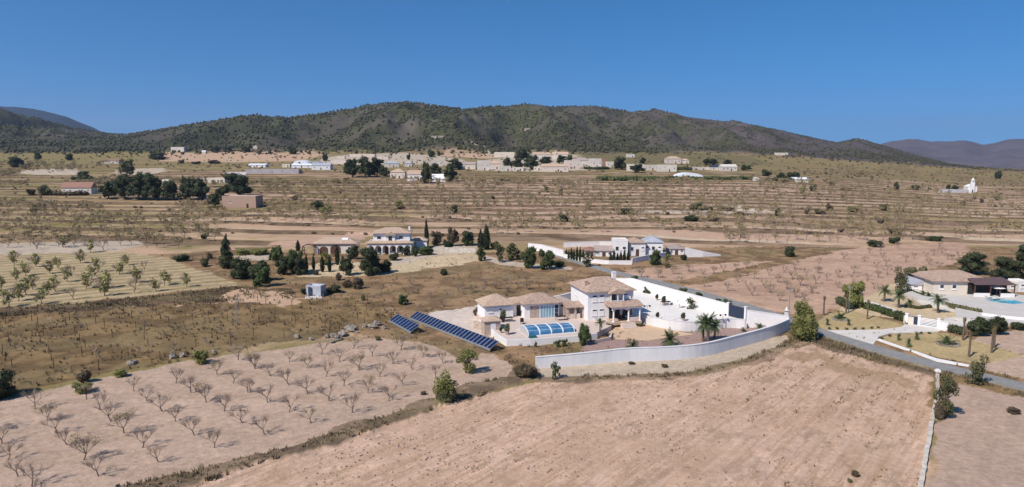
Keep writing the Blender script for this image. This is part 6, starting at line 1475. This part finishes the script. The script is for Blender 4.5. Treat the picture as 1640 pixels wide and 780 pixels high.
def clear(p):
    m = np.ones(len(p), bool)
    for k in ('orchB', 'fieldA', 'orchG', 'orchG2', 'orchE', 'beigeW', 'sandV', 'ochreL', 'ochreR', 'fieldH', 'fieldR', 'fieldR2', 'rubble', 'stoneL', 'pathL'): m &= ~inpoly(p[:, 0], p[:, 1], POLY[k])
    for poly in (PT, UYp, [tuple(q) for q in FW]+UYp[7:9]): m &= ~inpoly(p[:, 0], p[:, 1], [(float(a[0]), float(a[1])) for a in poly])
    L = np.array([(a[0], a[1]) for a in lane])
    for a, b in zip(L[:-1], L[1:]):
        t = np.clip(((p-a)@(b-a))/((b-a)@(b-a)), 0, 1); m &= np.hypot(*(p-a-t[:, None]*(b-a)).T) > 2.3
    return p[m]
pts = clear(pts); k = g.random(len(pts)) < .72
tufts(pts[k], .2, .6, 7, 'dry_grass', mat('dry_grass', (.17, .125, .07), c2=(.29, .225, .12), scale=.2), 'dry straw-coloured grass tufts along the banks and scrubland', 'grass')
tufts(pts[~k], .2, .55, 8, 'low_scrub', mat('low_scrub', (.11, .085, .052), c2=(.19, .15, .085), scale=.2), 'low brown and olive scrub along the banks', 'scrub', wid=.08, spread=.5)
def clods(names, n):
    P = np.concatenate([scatter(k, n) for k in names]); z = hb(P[:, 0], P[:, 1]); gg = np.random.default_rng(2); v, f = unit_blob(7)
    s = gg.uniform(.07, .22, len(P)); wv = v[None]*np.stack([s*1.5, s, s*.7], -1)[:, None, :]+np.stack([P[:, 0], P[:, 1], z-.03], -1)[:, None, :]
    tag(link('soil_clods', npmesh('soil_clods', wv.reshape(-1, 3), (f[None]+(np.arange(len(P))*len(v))[:, None, None]).reshape(-1, 3), mat('clod_soil', (.26, .18, .13), c2=(.50, .37, .29), scale=.4))), 'clods and stones lying on the ploughed pink fields', 'soil', kind='stuff')
Pw = scatter('fieldA', 5000); Pw = Pw[Pw[:, 0] > 12]; bb_ = Pw[:, 0]*.76-Pw[:, 1]*.65
Pw = Pw[(np.abs((bb_/2.9) % 1-.5) < .16) & (g.random(len(Pw)) < np.clip((Pw[:, 0]-8)/50, .05, 1))][:700]
tufts(Pw, .1, .3, 6, 'field_weeds', mat('field_weed', (.13, .105, .055), c2=(.22, .165, .09), scale=.3), 'small weeds in lines along the ploughed field', 'weeds', wid=.05, spread=.8)
# wood on the hills
def unit_blob(s):
    gg = np.random.default_rng(s); n, m_ = 4, 6; V = [(0, 0, 1)]; Fq = []
    for i in range(1, n):
        th = math.pi*i/n
        for j in range(m_):
            k = 1+gg.uniform(-.25, .25); V.append((.5*k*math.sin(th)*math.cos(2*math.pi*j/m_), .5*k*math.sin(th)*math.sin(2*math.pi*j/m_), .5+.5*math.cos(th)*k))
    T = []
    for j in range(m_): T.append((0, 1+j, 1+(j+1) % m_))
    for i in range(n-2):
        for j in range(m_):
            a, b, c_, d = 1+i*m_+j, 1+i*m_+(j+1) % m_, 1+(i+1)*m_+(j+1) % m_, 1+(i+1)*m_+j; T += [(a, d, c_), (a, c_, b)]
    return np.array(V), np.array(T)
clods(['fieldA'], 3600)
blobs = [unit_blob(i) for i in range(4)]
N = 52000; px = g.uniform(-120, 1760, N); Y = 900+(g.random(N)**.9)*1400; X = (px-820)/(1093*1.0088)*Y
wood = fbm(X/60., Y/85., 25, 5); pqn = px
pr = np.clip((wood-.40)*4.5+.30+.35*sm(1300, 500, pqn)-.1*sm(800, 1100, pqn), .10, 1)*sm(900, 985, Y)
keep = g.random(N) < pr; X, Y, px = X[keep], Y[keep], px[keep]; Z = hb(X, Y)
sz = g.uniform(2.0, 5.2, len(X))*np.where(px > 1050, .72, 1.0); Vs, Fs = [], []; o = 0
col = []
for i in range(4):
    m_ = (np.arange(len(X)) % 4) == i; v, f = blobs[i]; a = g.uniform(0, 6.28, m_.sum()); s = sz[m_]
    wv = np.empty((m_.sum(), len(v), 3)); c_, s_ = np.cos(a)[:, None], np.sin(a)[:, None]
    wv[..., 0] = (v[None, :, 0]*c_-v[None, :, 1]*s_)*s[:, None]+X[m_][:, None]; wv[..., 1] = (v[None, :, 0]*s_+v[None, :, 1]*c_)*s[:, None]+Y[m_][:, None]; wv[..., 2] = v[None, :, 2]*(s*g.uniform(.7, 1.05, m_.sum()))[:, None]+Z[m_][:, None]-.4
    Vs.append(wv.reshape(-1, 3)); Fs.append((f[None]+(np.arange(m_.sum())*len(v))[:, None, None]).reshape(-1, 3)+o); o += m_.sum()*len(v)
tag(link('hill_wood', npmesh('hill_wood', np.concatenate(Vs), np.concatenate(Fs), mat('hill_pine', (.034, .034, .018), c2=(.088, .080, .040), scale=.02))), 'scattered dark green pines covering the hills', 'wood', kind='stuff')
# scrub dots over the plain
N = 5200; px = g.uniform(-60, 1700, N); Y = 230+(g.random(N)**.8)*720; X = (px-820)/(1093*1.0088)*Y
keep = (fbm(X/30., Y/40., 95, 3) > g.uniform(.38, .66, N)); X, Y = X[keep], Y[keep]; u = terr(X, Y); fr = u-np.floor(u)
keep = (fr > .62) | (Y > 560) | (g.random(len(X)) < .12); X, Y = X[keep], Y[keep]; Z = hb(X, Y); v, f = blobs[1]; s = g.uniform(.5, 1.5, len(X))*(.7+Y/900)
wv = v[None]*np.stack([s*1.3, s, s*.8], -1)[:, None, :]+np.stack([X, Y, Z-.1], -1)[:, None, :]
Fq = (f[None]+(np.arange(len(X))*len(v))[:, None, None]).reshape(-1, 3)
tag(link('plain_scrub', npmesh('plain_scrub', wv.reshape(-1, 3), Fq, mat('plain_scrub', (.075, .058, .034), c2=(.16, .125, .065), scale=.05))), 'low scrub dotted over the terraces and plain', 'scrub', kind='stuff')

# ------------------------------------------------------------------ haze
hz = bpy.data.materials.new('haze_air'); hz.use_nodes = True; t = hz.node_tree; t.nodes.clear()
pv = t.nodes.new('ShaderNodeVolumePrincipled'); pv.inputs['Color'].default_value = (.60, .72, .96, 1); pv.inputs['Density'].default_value = 6.5e-5; pv.inputs['Anisotropy'].default_value = .2
mo = t.nodes.new('ShaderNodeOutputMaterial'); t.links.new(pv.outputs[0], mo.inputs['Volume'])
tag(MB().box(-9000, 9000, -500, 14000, -400, 640).build('haze', hz), 'thin blue air haze over the whole valley', 'haze', kind='stuff')
